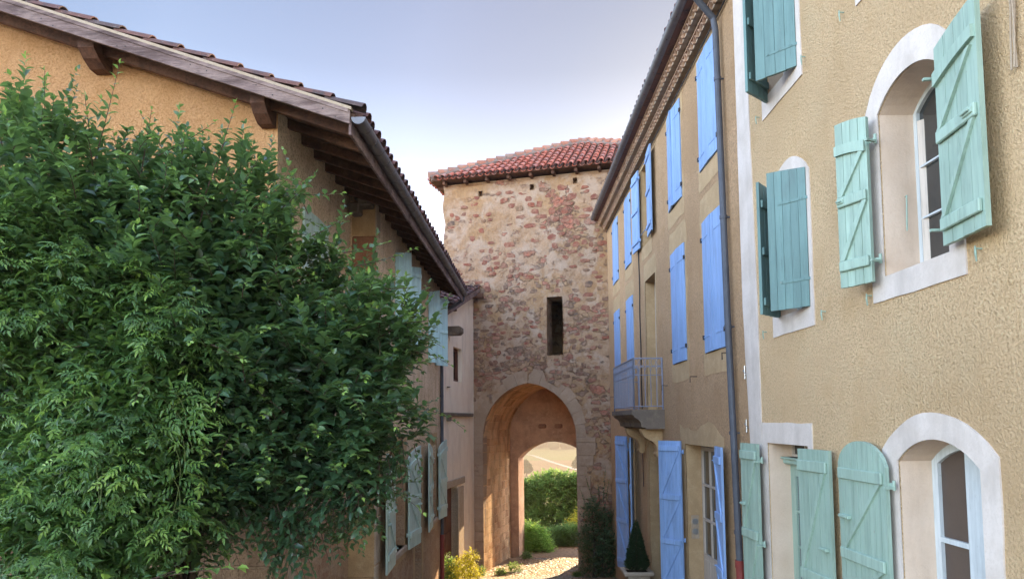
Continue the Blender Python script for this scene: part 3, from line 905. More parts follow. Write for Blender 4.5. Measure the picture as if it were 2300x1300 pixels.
# flush sandstone around the openings
sd_ = 20
for i, (a, b) in enumerate(win2):
    sd_ += 1
    surround(bh, RF, [(a-.10, 3.74), (b+.10, 3.74), (b+.12, 4.15), (b+.05, 4.4), (b+.06, 5.4), (b+.16, 5.8), (b+.14, 6.03), (a-.14, 6.03), (a-.15, 5.7), (a-.06, 5.4), (a-.05, 4.5), (a-.15, 4.3)], rect(a, b, 4.06, 5.94), M['sand'], amp=.03, seed=sd_, v=.004, skirt=.006)
for i, (a, b) in enumerate(win1):
    sd_ += 1
    z0 = .22 if i == 2 else 1.05
    bot = .21 if i == 2 else .70
    surround(bh, RF, [(a-.10, bot), (b+.10, bot), (b+.14, z0+.3), (b+.06, z0+.5), (b+.06, 2.1), (b+.14, 2.3), (b+.07, 2.8), (b+.16, 3.2), (b+.08, 3.62), (a-.08, 3.62), (a-.17, 3.25), (a-.06, 2.9), (a-.15, 2.4), (a-.06, 2.0), (a-.06, z0+.6), (a-.15, z0+.35)], rect(a, b, z0, 3.21), M['sand'], amp=.03, seed=sd_, v=.004, skirt=.006)
surround(bh, RF, [(10.42, -3.2), (12.95, -3.2), (13.0, -.1), (12.4, -.20), (10.9, -.08), (10.36, -.25)], [(10.62, -3.1), (12.66, -3.1), (12.66, -.45), (10.62, -.45)], M['sand'], amp=.07, seed=41, v=.004, skirt=.006)
surround(bh, RF, [(14.72, -4.1), (16.3, -4.1), (16.3, -.12), (14.72, -.12)], [(14.98, -4.0), (16.02, -4.0), (16.02, -.42), (14.98, -.42)], M['sand'], amp=.03, seed=42, v=.008, skirt=.01)
surround(bh, RF, [(17.6, -4.4), (18.82, -4.4), (18.82, -.1), (17.6, -.1)], [(17.80, -4.3), (18.62, -4.3), (18.62, -.45), (17.80, -.45)], M['sand'], amp=.04, seed=43, v=.004, skirt=.006)
bl = M['blue']
def pair(u0, u1, z0, z1, a0=2, a1=2, planks=4):
    w_ = (u1-u0)/2
    shutter(bh, RF, u0+.01, .022, z0+.01, w_-.012, z1-z0-.02, a0, 1, bl, planks=planks, brace=False, straps=(.12, .87), hmat=bl)
    shutter(bh, RF, u1-.01, .022, z0+.01, w_-.012, z1-z0-.02, a1, -1, bl, planks=planks, brace=False, straps=(.12, .87), hmat=bl)
pair(*win2[0], 4.06, 5.94, 3, 2); pair(*win2[1], 4.06, 5.94, 4, 7); pair(*win2[3], 4.06, 5.94, 2, 3); pair(*win2[4], 4.06, 5.94, 2, 2)
pair(*win1[0], 1.05, 3.21, 2, 3); pair(*win1[1], 1.05, 3.21, 3, 2); pair(*win1[3], 1.05, 3.21); pair(*win1[4], 1.05, 3.21)
for u0, sgn in ((15.23, 1), (16.24, -1)):
    shutter(bh, RF, u0, .05, 4.07, .62, 1.90, 176, sgn, bl, rails=(.1, .5, .9), brace=False, straps=(.1, .9), label='blue shutter swung open')
mb = MB(); mb.tube([RF @ Vector((15.1, .03, 4.38)), RF @ Vector((16.3, .03, 4.38))], .012, 6); mb.build('window_bar', M['rail'], bh)
pair(19.62, 20.74, -2.72, -.47)
shutter(bh, RF, 18.64, .05, -4.0, .62, 3.55, 160, -1, bl, rails=(.06, .36, .66, .95), brace='up', straps=(.07, .9), rail_h=.11)
shutter(bh, RF, 17.78, .05, -4.0, .62, 3.55, 165, 1, bl, rails=(.06, .36, .66, .95), brace='up', straps=(.07, .9), rail_h=.11)
shutter(bh, RF, 12.70, .06, -3.2, .52, 2.80, 142, -1, bl, rails=(.06, .34, .63, .95), brace=True, straps=(.36, .93), planks=5, rail_h=.10, label='blue door shutter standing away from the wall')
shutter(bh, RF, 10.62, .04, -3.2, .54, 2.78, 173, 1, bl, rails=(.06, .34, .63, .93), brace=True, straps=(.36, .93), planks=5, rail_h=.11)
window(bh, RF, 17.80, 18.62, -4.1, -.45, .3, M['creampaint'], 2, 4, panel=.6, name='glazed_door')
window(bh, RF, 10.62, 12.66, -3.1, -.50, .28, M['creampaint'], 4, 3, fr=.07, bar=.04, mid=.13, panel=.62, name='glazed_door', label='cream glazed double door with small panes')
mb = MB()
mb.box(RF, 15.0, 16.0, -.47, -.41, -4.2, -1.25, 0, .4)
for z0, z1 in ((-3.7, -2.9), (-2.75, -1.4)):
    for u0 in (15.08, 15.54):
        mb.box(RF, u0, u0+.38, -.41, -.385, z0, z1, 0, .2, ch=.02)
mb.box(RF, 14.99, 16.01, -.42, -.30, -1.25, -1.13, 0, .3, ch=.03)
mb.box(RF, 15.0, 16.0, -.47, -.44, -1.13, -.42, 0, .8)
d_ = mb.build('door', M['darkdoor'], bh, 'dark panelled street door under the balcony')
mb = MB(); mb.box(RF, 15.12, 15.16, -.385, -.33, -2.15, -2.05, 0, .3, ch=.01); mb.build('handle', M['steel'], d_)
# meter plates on the door jamb
mb = MB(); PF = frame((3.2, 12.66, 0), (1, 0, 0), (0, -1, 0))
mb.box(PF, .07, .21, -.002, .012, -2.16, -1.74, 0, .6, ch=.004)
mbx = mb.build('meter_plate', M['sandpale'], bh)
for z in (-1.85, -2.03):
    mb = MB(); mb.tube([PF @ Vector((.14, .010, z)), PF @ Vector((.14, .02, z))], .055, 14); mb.build('dial', M['steel'], mbx)
# tiled cornice
mb = MB()
K = 7
for row, (vv, zz) in enumerate(((.15, 6.14), (.30, 6.29))):
    u = 9.34 + row*.09
    while u < 21.95:
        ti = random.random()
        r, th = .085, .016
        V = []
        for v_ in (0.0, vv+random.uniform(-.008,.008)):
            for rr in (r, r-th):
                for k in range(K+1):
                    an = math.pi*k/K
                    V.append(RF @ Vector((u+math.cos(an)*rr, v_, zz-.02+math.sin(an)*rr)))
        n = K+1; F = []
        for k in range(K):
            F += [(k, k+1, 2*n+k+1, 2*n+k), (n+k, 3*n+k, 3*n+k+1, n+k+1), (2*n+k, 2*n+k+1, 3*n+k+1, 3*n+k)]
        F += [(0, 2*n, 3*n, n), (K, n+K, 3*n+K, 2*n+K)]
        mb.add(V, F, 0, ti)
        u += .186
    mb.box(RF, 9.29, 22.0, 0, vv-.045, zz-.02, zz+.13, 1, .3)
    mb.box(RF, 9.29, 22.0, 0, vv+.012, zz+.075, zz+.10, 0, .6)
mb.build('cornice', [M['eavetile'], M['sandpale']], bh)
mb = MB()
mb.add([(2.78, 9.30, 6.44), (2.78, 22.0, 6.44), (7.3, 22.0, 8.05), (7.3, 9.30, 8.05), (11.4, 9.3, 6.5), (11.4, 22.0, 6.5)], [(0,1,2,3), (3,2,5,4)])
mb.add([(2.78, 9.30, 6.41), (2.78, 22.0, 6.41), (11.4, 22.0, 6.41), (11.4, 9.3, 6.41), (7.3, 22, 8.04), (7.3, 9.3, 8.04)], [(0,1,2,3), (1,4,2), (0,3,5)])
sl = Vector((4.52, 0, 1.61)).normalized(); nn = Vector((-sl.z, 0, sl.x))
canal_tiles(mb, (2.72, 9.42, 6.47), (0, 1, 0), sl, nn, 57, 13, .22, .37, seg=4)
rf_ = mb.build('roof', M['oldtile'], bh)
mb = MB()
mb.halfpipe((2.74, 9.1, 6.49), (2.74, 21.9, 6.49), .085, (0, 0, 1), rings=[.6+1.05*k for k in range(12)])
mb.build('gutter', M['zinc'], bh)
mb = MB()
mb.tube([(2.74, 9.75, 6.43), (2.76, 9.8, 6.25), (3.08, 9.9, 5.95), (3.11, 9.90, 5.75), (3.11, 9.74, 1.5), (3.11, 9.53, -2.0)], .048, 12)
for z, u in ((5.0, 9.87), (2.9, 9.79), (1.3, 9.73), (-.2, 9.645), (-1.55, 9.56)):
    mb.tube([(3.11, u, z-.025), (3.11, u, z+.025)], .056, 12)
    mb.box(RF, u-.01, u+.01, 0, .09, z-.01, z+.01)
dp = mb.build('downpipe', M['zincblue'], bh, smooth=False)
mb = MB()
mb.tube([(3.11, 9.535, -1.95), (3.11, 9.45, -3.2)], .056, 12); mb.tube([(3.11, 9.53, -2.02), (3.11, 9.525, -1.92)], .066, 12); mb.tube([(3.11, 9.51, -2.22), (3.11, 9.505, -2.17)], .064, 12)
mb.build('pipe_foot', M['castred'], dp)
# cable under the cornice and down the front
mb = MB()
for k in range(2):
    mb.tube([RF @ Vector((9.3+.3*q, .025+.012*k, 6.05-.03*k+.018*noise.noise(Vector((q*.7, k*5, 0))))) for q in range(43)], .011, 5)
mb.tube([RF @ Vector((16.62+.02*math.sin(q), .02, 6.0-.25*q)) for q in range(24)], .014, 6)
mb.tube([RF @ Vector((16.62-.05*q*q*.02, .03, .2-.3*q)) for q in range(7)], .010, 6)
mb.build('cable', M['cable'], bh)
for u, z in ((11.75, .72), (13.95, .68), (9.95, .95), (21.2, .7)):
    b = MB(); b.tube([RF @ Vector((u, 0, z)), RF @ Vector((u, .12, z)), RF @ Vector((u, .12, z-.1))], .009, 6); b.build('shutter_hook', M['iron'], bh)
for z in (.62, -.1):
    b = MB()
    b.tube([RF @ Vector((9.32, .012, z-.09)), RF @ Vector((9.32, .012, z+.09))], .012, 6); b.tube([RF @ Vector((9.26, .014, z-.03)), RF @ Vector((9.38, .014, z+.03))], .009, 6)
    b.build('wall_anchor', M['steel'], bh)
# balcony
mb = MB()
b0, b1 = 14.28, 17.08
prof = [(0, .20), (.68, .20), (.68, .10), (.65, .09), (.62, .04), (.55, .0), (.50, -.06), (.48, -.16), (.40, -.17), (.40, -.20), (0, -.20)]
BP = RF @ Matrix(((0, 1, 0, 0), (1, 0, 0, 0), (0, 0, 1, 0), (0, 0, 0, 1)))
mb.prism(BP, prof, b0, b1, 0, .3)
bal = mb.build('balcony', M['greystone'], bh, 'stone balcony with grey-blue iron railing')
for u in (14.55, 16.45):
    mb = MB()
    br = [(0, -.2), (.44, -.2), (.43, -.27), (.38, -.36), (.30, -.42), (.20, -.47), (.14, -.54), (.12, -.64), (.13, -.72), (.10, -.79), (.04, -.80), (0, -.76)]
    mb.prism(BP, br, u, u+.26, 0, .2)
    mb.tube([RF @ Vector((u-.012, .085, -.73)), RF @ Vector((u+.272, .085, -.73))], .06, 12)
    mb.build('bracket', M['sand'], bal)
mb = MB()
def railrun(P0, P1, n):
    P0, P1 = Vector(P0), Vector(P1)
    for z, r in ((1.27, .016), (1.10, .010), (.92, .009), (.27, .012)):
        mb.tube([P0+Vector((0,0,z)), P1+Vector((0,0,z))], r, 6)
    st_ = (P1-P0)/n
    for k in range(n+1):
        p = P0+st_*k
        mb.tube([p+Vector((0,0,.27)), p+Vector((0,0,.98))], .0085, 5)
        if k < n:
            q = p+st_*.5; hw = st_*.5
            mb.tube([q+hw*math.cos(math.pi*j/8)+Vector((0,0,.98+.115*math.sin(math.pi*j/8))) for j in range(9)], .007, 5)
            mb.tube([q+hw*.8*math.cos(2*math.pi*j/10)+Vector((0,0,1.185+.075*math.sin(2*math.pi*j/10))) for j in range(11)], .006, 5, cap=False)
    for p in (P0, P1):
        mb.tube([p+Vector((0,0,.2)), p+Vector((0,0,1.28))], .017, 6)
c0, c1, c2, c3 = (RF @ Vector((14.34, .02, 0)), RF @ Vector((14.34, .62, 0)), RF @ Vector((17.02, .62, 0)), RF @ Vector((17.02, .02, 0)))
railrun(c0, c1, 5); railrun(c1, c2, 24); railrun(c2, c3, 5)
mb.build('railing', M['rail'], bal)

# ------------------------------------------------------------------ ochre house, left
def m_leftwall():
    t = NT('plaster_over_rubble')
    z = t.n('SeparateXYZ', {0: t.obj()}).outputs[2]
    n = t.noise(1.3, 5, .62); md = t.noise(7, 6, .65); f = t.noise(30, 5, .62)
    up_ = t.mix(t.ramp(n, [(.40, 0.0), (.62, 1.0)]), (.76,.60,.43), (.62,.46,.31))
    st = t.noise(4, 5, .6, t.map((1, 1, .2)))
    up_ = t.mix(t.ramp(st, [(.5, 0.0), (.72, .5)]), up_, (.36,.25,.16))
    vv = t.n('VectorRotate', {'Vector': t.obj(), 'Angle': R_(-92.7), 'Axis': (0,0,1)}, rotation_type='AXIS_ANGLE').outputs[0]
    s = t.n('SeparateXYZ', {0: vv})
    cv = t.n('CombineXYZ', {0: t.math('ADD', s.outputs[0], t.math('MULTIPLY', md, .08)), 1: t.math('ADD', s.outputs[2], t.math('MULTIPLY', md, .08)), 2: 0.0}).outputs[0]
    e = t.vor(2.3, t.n('Mapping', {0: cv, 3: (1, 1.7, 1)}).outputs[0], 'DISTANCE_TO_EDGE')
    c = t.n('SeparateColor', {0: t.n('TexVoronoi', {'Vector': t.n('Mapping', {0: cv, 3: (1, 1.7, 1)}).outputs[0], 'Scale': 2.3}).outputs['Color']}).outputs[0]
    lo = t.ramp(c, [(0.0, (.42,.26,.155)), (.5, (.35,.205,.13)), (1.0, (.47,.33,.21))])
    lo = t.mix(t.ramp(md, [(.42, 0.0), (.66, .8)]), lo, (.48,.325,.2))
    lo = t.mix(t.ramp(e, [(.02, .6), (.07, 0.0)]), lo, (.48,.35,.235))
    k = t.math('MULTIPLY_ADD', t.math('ADD', z, t.math('MULTIPLY', n, 2.2)), -1.6, .5, clamp=True)
    col = t.mix(k, up_, lo)
    col = t.mix(t.ramp(f, [(.36, .6), (.52, 0.0)]), col, (.18,.12,.08))
    h = t.math('ADD', md, t.math('MULTIPLY', f, .5))
    return t.pbr(col, .95, t.bump(h, .6, .03), .12)
M['leftwall'] = m_leftwall()

oh = thing('farmhouse', (-2.5, 13, gz(13)), 'ochre gabled house with deep wooden eaves and pale mint shutters behind the big shrub', 'house')
zl = lambda v: 3.698 - .356*v                        # underside line of the verge board
mb = MB()
NV = -.45
gO = LF @ Vector((8.43, NV, 0))
QF = frame(gO, -ol, -dl)                              # gable wall: u leftwards, v towards the viewer
sheet(mb, QF, [(0, -4), (10, -4), (10, zl(NV-10)+.1), (0, zl(NV)+.1)], [], 0)
mb.build('gable_wall', M['ochre'], oh)
mb = MB(); sheet(mb, QF, wobble([(0, -4), (10, -4), (10, -.75), (0, -.75)], .05, .3, 77), v=.015, skirt=.03); mb.build('plinth', M['lowwall'], oh)
mb = MB()
L0 = rect(9.35, 10.45, .9, 3.0)
sheet(mb, LF, [(8.43, -4), (11.76, -4.2), (11.76, zl(NV)+.1), (8.43, zl(NV)+.1)], [L0], v=NV, depth=.12)
U1 = rect(13.28, 14.24, 1.52, 3.34); U2 = rect(17.2, 18.16, 1.48, 3.3)
A1 = arch_poly(13.0, 14.22, -2.5, -.62, .2); A2 = arch_poly(17.42, 18.38, -2.5, -.62, .2); AD = arch_poly(15.36, 16.2, -4.6, -1.0, .2)
sheet(mb, LF, [(11.74, -4.2), (19.3, -5.5), (19.3, zl(0)+.1), (11.74, zl(0)+.1)], [U1, U2, A1, A2, AD], v=0, depth=.26)
mb.add([LF @ Vector(p) for p in ((11.74, NV, -4.2), (11.74, 0, -4.2), (11.74, 0, 3.9), (11.74, NV, 3.9))], [(0,1,2,3)])
back = [(19.3, 0, -5.5), (19.3, -9.5, -5.5), (19.3, -9.5, 7.05), (19.3, 0, 3.75), (8.5, -9.5, -4), (8.5, -9.5, 7.05)]
mb.add([LF @ Vector(p) for p in back], [(0,1,2,3), (1,4,5,2)])
mb.build('wall', M['leftwall'], oh)
# pier dressing and red block
mb = MB()
for z0, z1, u1 in ((3.2, 3.78, 12.0), (1.9, 2.6, 12.05), (1.2, 1.9, 11.95), (.5, 1.2, 12.1), (-.2, .5, 11.95), (-.9, -.2, 12.1), (-1.6, -.9, 11.98), (-2.4, -1.6, 12.08), (-3.3, -2.4, 11.96)):
    mb = MB(); mb.box(LF, 11.72, u1, -.03, .012, z0+.008, z1-.008, 0, random.random(), ch=.02)
    mb.build('quoin', M['sandpale'], oh)
mb = MB()
mb.box(LF, 11.715, 11.76, -.42, .0, 2.58, 3.2, 0, .3, ch=.03)
mb.build('pier_block', M['redstone'], oh)
mb = MB()
for z0, z1 in ((3.2, 3.78), (1.8, 2.55), (1.0, 1.8), (.2, 1.0), (-.6, .2), (-1.5, -.6), (-2.6, -1.5), (-3.6, -2.6)):
    mb = MB(); mb.box(LF, 11.722, 11.76, -.43-.12*(z0 < -1), .0, z0+.006, z1-.006, 0, random.random(), ch=.025)
    mb.build('pier_block', M['sand'], oh)
mb = MB()
mb.box(LF, 11.45, 12.6, -.26, -.03, 3.66, 3.80, 0, .5, ch=.02); mb.box(LF, 11.55, 11.9, -.34, -.10, 3.78, 3.90, 0, .6, ch=.03); mb.box(LF, 11.4, 11.7, -.40, -.22, 3.52, 3.70, 0, .2, ch=.03)
mb.build('corbel', M['greystone'], oh)
surround(oh, LF, rect(8.95, 9.2, -3.4, .2), None, M['sandpale'], v=NV+.012, name='quoin', amp=.015, seed=50)
# roof deck, soffit, rafters, verge, fascia
RL0, RL1 = 7.93, 19.55
deck = MB()
vA, vB = .66, -9.6
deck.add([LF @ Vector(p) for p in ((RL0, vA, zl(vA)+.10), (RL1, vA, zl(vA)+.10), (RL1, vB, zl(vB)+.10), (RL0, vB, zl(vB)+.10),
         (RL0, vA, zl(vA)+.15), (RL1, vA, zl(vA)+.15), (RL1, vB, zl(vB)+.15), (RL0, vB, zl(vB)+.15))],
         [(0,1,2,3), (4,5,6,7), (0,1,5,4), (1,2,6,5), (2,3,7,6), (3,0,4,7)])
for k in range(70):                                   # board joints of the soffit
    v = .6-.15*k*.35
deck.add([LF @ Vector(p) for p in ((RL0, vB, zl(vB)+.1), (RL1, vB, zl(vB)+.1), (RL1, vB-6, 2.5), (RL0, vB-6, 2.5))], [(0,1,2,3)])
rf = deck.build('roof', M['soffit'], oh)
mb = MB()
e1 = dl.copy(); e2 = (LF.to_3x3() @ Vector((0, -1, .356))).normalized(); en = (LF.to_3x3() @ Vector((0, .356, 1))).normalized()
canal_tiles(mb, LF @ Vector((RL0+.03, .72, zl(.72)+.21)), e1, e2, en, 45, 27, .26, .39, seg=6)
mb.build('tiles', M['oldtile'], rf)
u = RL0+.30
while u < RL1:
    mb = MB()
    mb.add([LF @ Vector(p) for v, dz in ((.60, 0), (-1.2 if u > 8.4 else -9.5, 0)) for p in ((u, v, zl(v)-.02), (u+.075, v, zl(v)-.02), (u+.075, v, zl(v)+.0995), (u, v, zl(v)+.0995))],
           [(0,1,2,3), (7,6,5,4), (0,1,5,4), (1,2,6,5), (2,3,7,6), (3,0,4,7)], 0, random.random())
    mb.build('rafter', M['beam'], rf); u += .52
mb = MB()
def slopeboard(u0, u1, za, zb, va=.62, vb=-9.6, ti=.4, mi=0):
    mb.add([LF @ Vector(p) for v in (va, vb) for p in ((u0, v, zl(v)+za), (u1, v, zl(v)+za), (u1, v, zl(v)+zb), (u0, v, zl(v)+zb))],
           [(0,1,2,3), (7,6,5,4), (0,1,5,4), (1,2,6,5), (2,3,7,6), (3,0,4,7)], mi, ti)
slopeboard(RL0-.055, RL0-.02, 0, .165)
slopeboard(RL0-.07, RL0-.055, .125, .168, .60)
slopeboard(RL0-.02, RL0+.05, .03, .0985, .58)
vb_ = mb.build('verge_board', M['oldwood'], rf, 'grey weathered verge board')
mb = MB()
for v in (.45, .3, -.3, -.5, -1.1, -1.3, -2.1, -2.2, -3.0, -3.15, -4.0):
    mb.tube([LF @ Vector((RL0-.058, v, zl(v)+.06+.04*math.sin(v*9))), LF @ Vector((RL0-.05, v, zl(v)+.06+.04*math.sin(v*9)))], .008, 6)
mb.build('nail', M['iron'], vb_)
mb = MB()
slopeboard(RL0-.068, RL0+.02, .17, .205, .64)
mb.build('verge_trim', M['sandpale'], rf)
mb = MB()
mb.box(LF, RL0-.02, RL1, .60, .63, 3.36, 3.555, 0, .4)
mb.build('fascia', M['oldwood'], rf)
mb = MB()
P0, P1 = LF @ Vector((RL0-.03, .715, 3.565)), LF @ Vector((19.45, .66, 3.60))
mb.halfpipe(P0, P1, .085, (0,0,1), rings=[.35*k+.3 for k in range(32)])
gt = mb.build('gutter', M['zinc'], oh)
mb = MB()
pts = [(19.35, .655, 3.56), (19.33, .63, 3.40), (19.28, .45, 3.26), (19.2, .2, 3.12), (19.13, .08, 2.95), (19.12, .06, 2.6), (19.12, .055, -3.2)]
mb.tube([LF @ Vector(p) for p in pts], .045, 12)
for z in (2.4, .7, -1.1, -2.2):
    mb.tube([LF @ Vector((19.12, .055, z-.025)), LF @ Vector((19.12, .055, z+.025))], .053, 12)
dp = mb.build('downpipe', M['zincblue'], oh)
mb = MB()
mb.tube([LF @ Vector((19.12, .055, -3.1)), LF @ Vector((19.12, .055, -4.9))], .056, 12); mb.tube([LF @ Vector((19.12, .055, -3.22)), LF @ Vector((19.12, .055, -3.08))], .07, 12)
mb.tube([LF @ Vector((19.12, .055, -3.5)), LF @ Vector((19.12, .055, -3.45))], .066, 12)
mb.build('pipe_foot', M['castred'], dp)
# purlin ends under the gable verge
for u0, u1, dz in ((.02, .20, 0), (2.16, 2.36, 0), (4.6, 4.85, 0)):
    mb = MB()
    for ch in (0,):
        vf = NV-u0
        zt = zl(NV-(u0+u1)/2)+.03
        poly = [(-.02, zt-.24), (.14, zt-.24), (.28, zt-.17), (.38, zt-.08), (.38, zt+.04), (-.02, zt+.04)]
        PM = QF @ Matrix(((0, 1, 0, 0), (1, 0, 0, 0), (0, 0, 1, 0), (0, 0, 0, 1)))
        mb.prism(PM, poly, u0, u1, 0, .4)
    mb.build('purlin', M['beam'], rf)
# windows and shutters
window(oh, LF @ Matrix.Translation((0, NV, 0)), 9.35, 10.45, .9, 3.0, .12, M['creampaint'], 2, 3)
for F_, h in ((LF, U1), (LF, U2)):
    (a, z0), (b, _), (_, z1), _q = h
    window(oh, LF, a, b, z0, z1, .2, M['creampaint'], 2, 3)
window(oh, LF, 13.0, 14.22, -2.5, -.62, .26, M['creampaint'], 2, 3, rise=.2)
window(oh, LF, 17.42, 18.38, -2.5, -.62, .26, M['creampaint'], 2, 3, rise=.2)
mb = MB(); mb.box(LF, 15.3, 16.26, -.30, -.24, -4.6, -.7, 0, .3)
mb.build('door', M['darkdoor'], oh)
for a, b in ((13.0, 14.22), (17.42, 18.38)):
    surround(oh, LF, [(a-.2, -2.75), (b+.2, -2.75), (b+.17, -.3), (a-.17, -.3)], arch_poly(a, b, -2.5, -.62, .2), M['sand'], amp=.03, seed=int(a*3), v=.006, skirt=.01)
    mb = MB(); mb.box(LF, a-.08, b+.08, -.2, .05, -2.62, -2.5, 0, .2, ch=.015); mb.build('window_sill', M['sandpale'], oh)
surround(oh, LF, [(15.14, -4.4), (16.42, -4.4), (16.42, -.6), (15.14, -.6)], arch_poly(15.36, 16.2, -4.3, -1.0, .2), M['sand'], amp=.02, seed=61, v=.006, skirt=.01)
NLF = LF @ Matrix.Translation((0, NV, 0))
pmt, aq = M['palemint'], M['aqua']
shutter(oh, NLF, 9.36, .025, .92, .53, 2.06, 2, 1, pmt, planks=4, brace=False)
shutter(oh, NLF, 10.44, .025, .92, .53, 2.06, 2, -1, pmt, planks=4, brace=False)
shutter(oh, LF, 13.28, .02, 1.52, .5, 1.82, 26, 1, aq, top=lambda a: -.05+.10*a, planks=4, rails=(.1, .5, .9), brace=False, straps=(.16, .84))
shutter(oh, LF, 14.26, .05, 1.48, .5, 1.80, 159, -1, aq, top=lambda a: -.08+.10*math.sqrt(a), planks=4, rails=(.1, .5, .9), brace=False, straps=(.16, .84))
shutter(oh, LF, 17.2, .02, 1.48, .42, 1.82, 32, 1, aq, top=lambda a: -.05+.10*a, planks=4, rails=(.1, .5, .9), brace=False, straps=(.16, .84))
shutter(oh, LF, 18.18, .02, 1.48, .5, 1.82, 150, -1, aq, top=lambda a: -.05+.10*a, planks=4, rails=(.1, .5, .9), brace=False, straps=(.16, .84))
tp = lambda a: .30*math.sqrt(max(0, 1-(a-1)**2*.98))-.18 if a < 1 else .12
tg = lambda a: -.16+.24*math.sqrt(max(0.0, a))
shutter(oh, LF, 12.98, .05, -2.62, .98, 2.0, 176, 1, pmt, top=tg, rails=(.14, .5), curved_top=.88, brace='up', planks=6, straps=(.15, .85), latch=.42, rail_h=.12)
shutter(oh, LF, 14.26, .06, -2.60, .86, 2.0, 174, -1, pmt, top=tg, rails=(.14, .5), curved_top=.88, brace=True, planks=6, straps=(.15, .85), arm=.07, latch=.42, rail_h=.12)
shutter(oh, LF, 17.38, .05, -2.60, .92, 2.0, 176, 1, pmt, top=tg, rails=(.14, .5), curved_top=.88, brace='up', planks=6, straps=(.15, .85), latch=.42, rail_h=.12)
shutter(oh, LF, 18.42, .06, -2.58, .72, 2.0, 172, -1, pmt, top=tg, rails=(.14, .5), curved_top=.88, brace=True, planks=6, straps=(.15, .85), arm=.07, rail_h=.12)

# ------------------------------------------------------------------ low pale house against the gate tower
an = thing('small_house', (-1.6, 21, gz(21)), 'narrow pale rendered house with a lean-to tiled roof squeezed between ochre house and gate tower', 'house')
za = lambda a: 3.10+.335*a
W_ = rect(1.36, 2.34, 1.2, 2.24); D_ = rect(.25, 1.8, -5.3, -1.9)
mb = MB()
sheet(mb, AF, [(0, -5.4), (4.12, -5.6), (4.12, za(4.12)), (0, za(0))], [W_, D_], depth=.22)
mb.build('wall', M['annexwall'], an)
mb = MB()
mb.box(AF, 1.36, 2.34, -.2, -.12, 1.2, 1.29, 0, .5); mb.box(AF, 1.36, 2.34, -.2, -.12, 2.15, 2.24, 0, .3)
mb.box(AF, 1.36, 1.46, -.2, -.12, 1.29, 2.15, 0, .3); mb.box(AF, 2.24, 2.34, -.2, -.12, 1.29, 2.15, 0, .6)
wn_ = mb.build('window', M['doorwood'], an)
mb = MB(); mb.add([AF @ Vector(p) for p in ((1.36, -.19, 1.2), (2.34, -.19, 1.2), (2.34, -.19, 2.24), (1.36, -.19, 2.24))], [(0,1,2,3)]); mb.build('pane', M['glass'], wn_)
mb = MB(); mb.prism(AF @ frame((0,0,0), (0,1,0), (1,0,0)), [(0, 2.50), (.34, 2.50), (.42, 2.57), (.42, 2.70), (.36, 2.75), (0, 2.75)], .66, .96, 0, .3)
mb.build('beam_end', M['greystone'], an, 'grey stub of a beam sticking out of the wall')
mb = MB()
mb.box(AF, .1, 3.55, -.02, .09, .14, .25, 0, .4, ch=.02); mb.box(AF, .55, .85, 0, .08, .0, .14, 0, .6, ch=.02)
mb.build('ledge', M['greystone'], an)
mb = MB()
mb.box(AF, .25, 1.8, -.26, -.20, -5.3, -1.9, 0, .3)
for k in range(5):
    for a0 in (.32, 1.05):
        mb.box(AF, a0, a0+.64, -.20, -.175, -5.0+.62*k, -4.5+.62*k, 0, .5, ch=.02)
mb.build('door', M['doorwood'], an, 'red brown panelled door')
mb = MB()
mb.box(AF, 1.8, 2.45, -.24, .03, -5.3, -2.0, 0, .2, ch=.02); mb.box(AF, .1, 2.6, -.24, .035, -1.93, -1.72, 0, .5, ch=.02)
mb.build('door_jamb', M['sandpale'], an)
mb = MB()
b = AF @ Vector((0, 0, 0))
mb.box(AF, .62, .82, .0, .05, .98, 1.0) ; mb.build('iron_hook', M['iron'], an)
mb = MB()
ov = .22
def arp(a, v, dz): return AF @ Vector((a, v, za(a)+dz))
mb.add([arp(-.55, ov, -.02), arp(4.1, ov, -.02), arp(4.1, -5, -.02), arp(-.55, -5, -.02), arp(-.55, ov, .07), arp(4.1, ov, .07), arp(4.1, -5, .07), arp(-.55, -5, .07)],
       [(0,1,2,3), (4,5,6,7), (0,1,5,4), (1,2,6,5), (2,3,7,6), (3,0,4,7)])
ar = mb.build('roof', M['soffit'], an)
mb = MB()
mb.add([arp(-.55, ov+.03, -.10), arp(4.0, ov+.03, -.10), arp(4.0, ov+.03, .09), arp(-.55, ov+.03, .09), arp(-.55, ov-.01, -.10), arp(4.0, ov-.01, -.10), arp(4.0, ov-.01, .09), arp(-.55, ov-.01, .09)],
       [(0,1,2,3), (7,6,5,4), (0,1,5,4), (1,2,6,5), (2,3,7,6), (3,0,4,7)])
mb.build('verge_board', M['oldwood'], ar)
mb = MB()
ea = (AF.to_3x3() @ Vector((1, 0, .335))).normalized(); ev = AF.to_3x3() @ Vector((0, -1, 0)); ena = (AF.to_3x3() @ Vector((-.335, 0, 1))).normalized()
canal_tiles(mb, arp(-.6, ov-.02, .12), ev, ea, ena, 18, 12, .26, .40, seg=6)
mb.build('tiles', M['oldtile'], ar)
mb = MB()
mb.add([arp(3.95, ov, .10), arp(3.95, -5, .10), AF @ Vector((4.25, -5, za(4.1)+.32)), AF @ Vector((4.25, ov, za(4.1)+.32)), arp(4.2, ov, -.05), arp(4.2, -5, -.05)], [(0,1,2,3), (0,3,4)])
mb.build('mortar_flashing', M['mortar'], ar)
mb = MB(); mb.box(AF, .9, 1.05, 0, .2, za(.9)-.16, za(.9)-.03, 0, .3, ch=.01); mb.box(AF, 3.5, 3.68, 0, .42, za(3.5)-.2, za(3.5)-.04, 0, .3, ch=.01)
mb.build('beam_end', M['beam'], an)

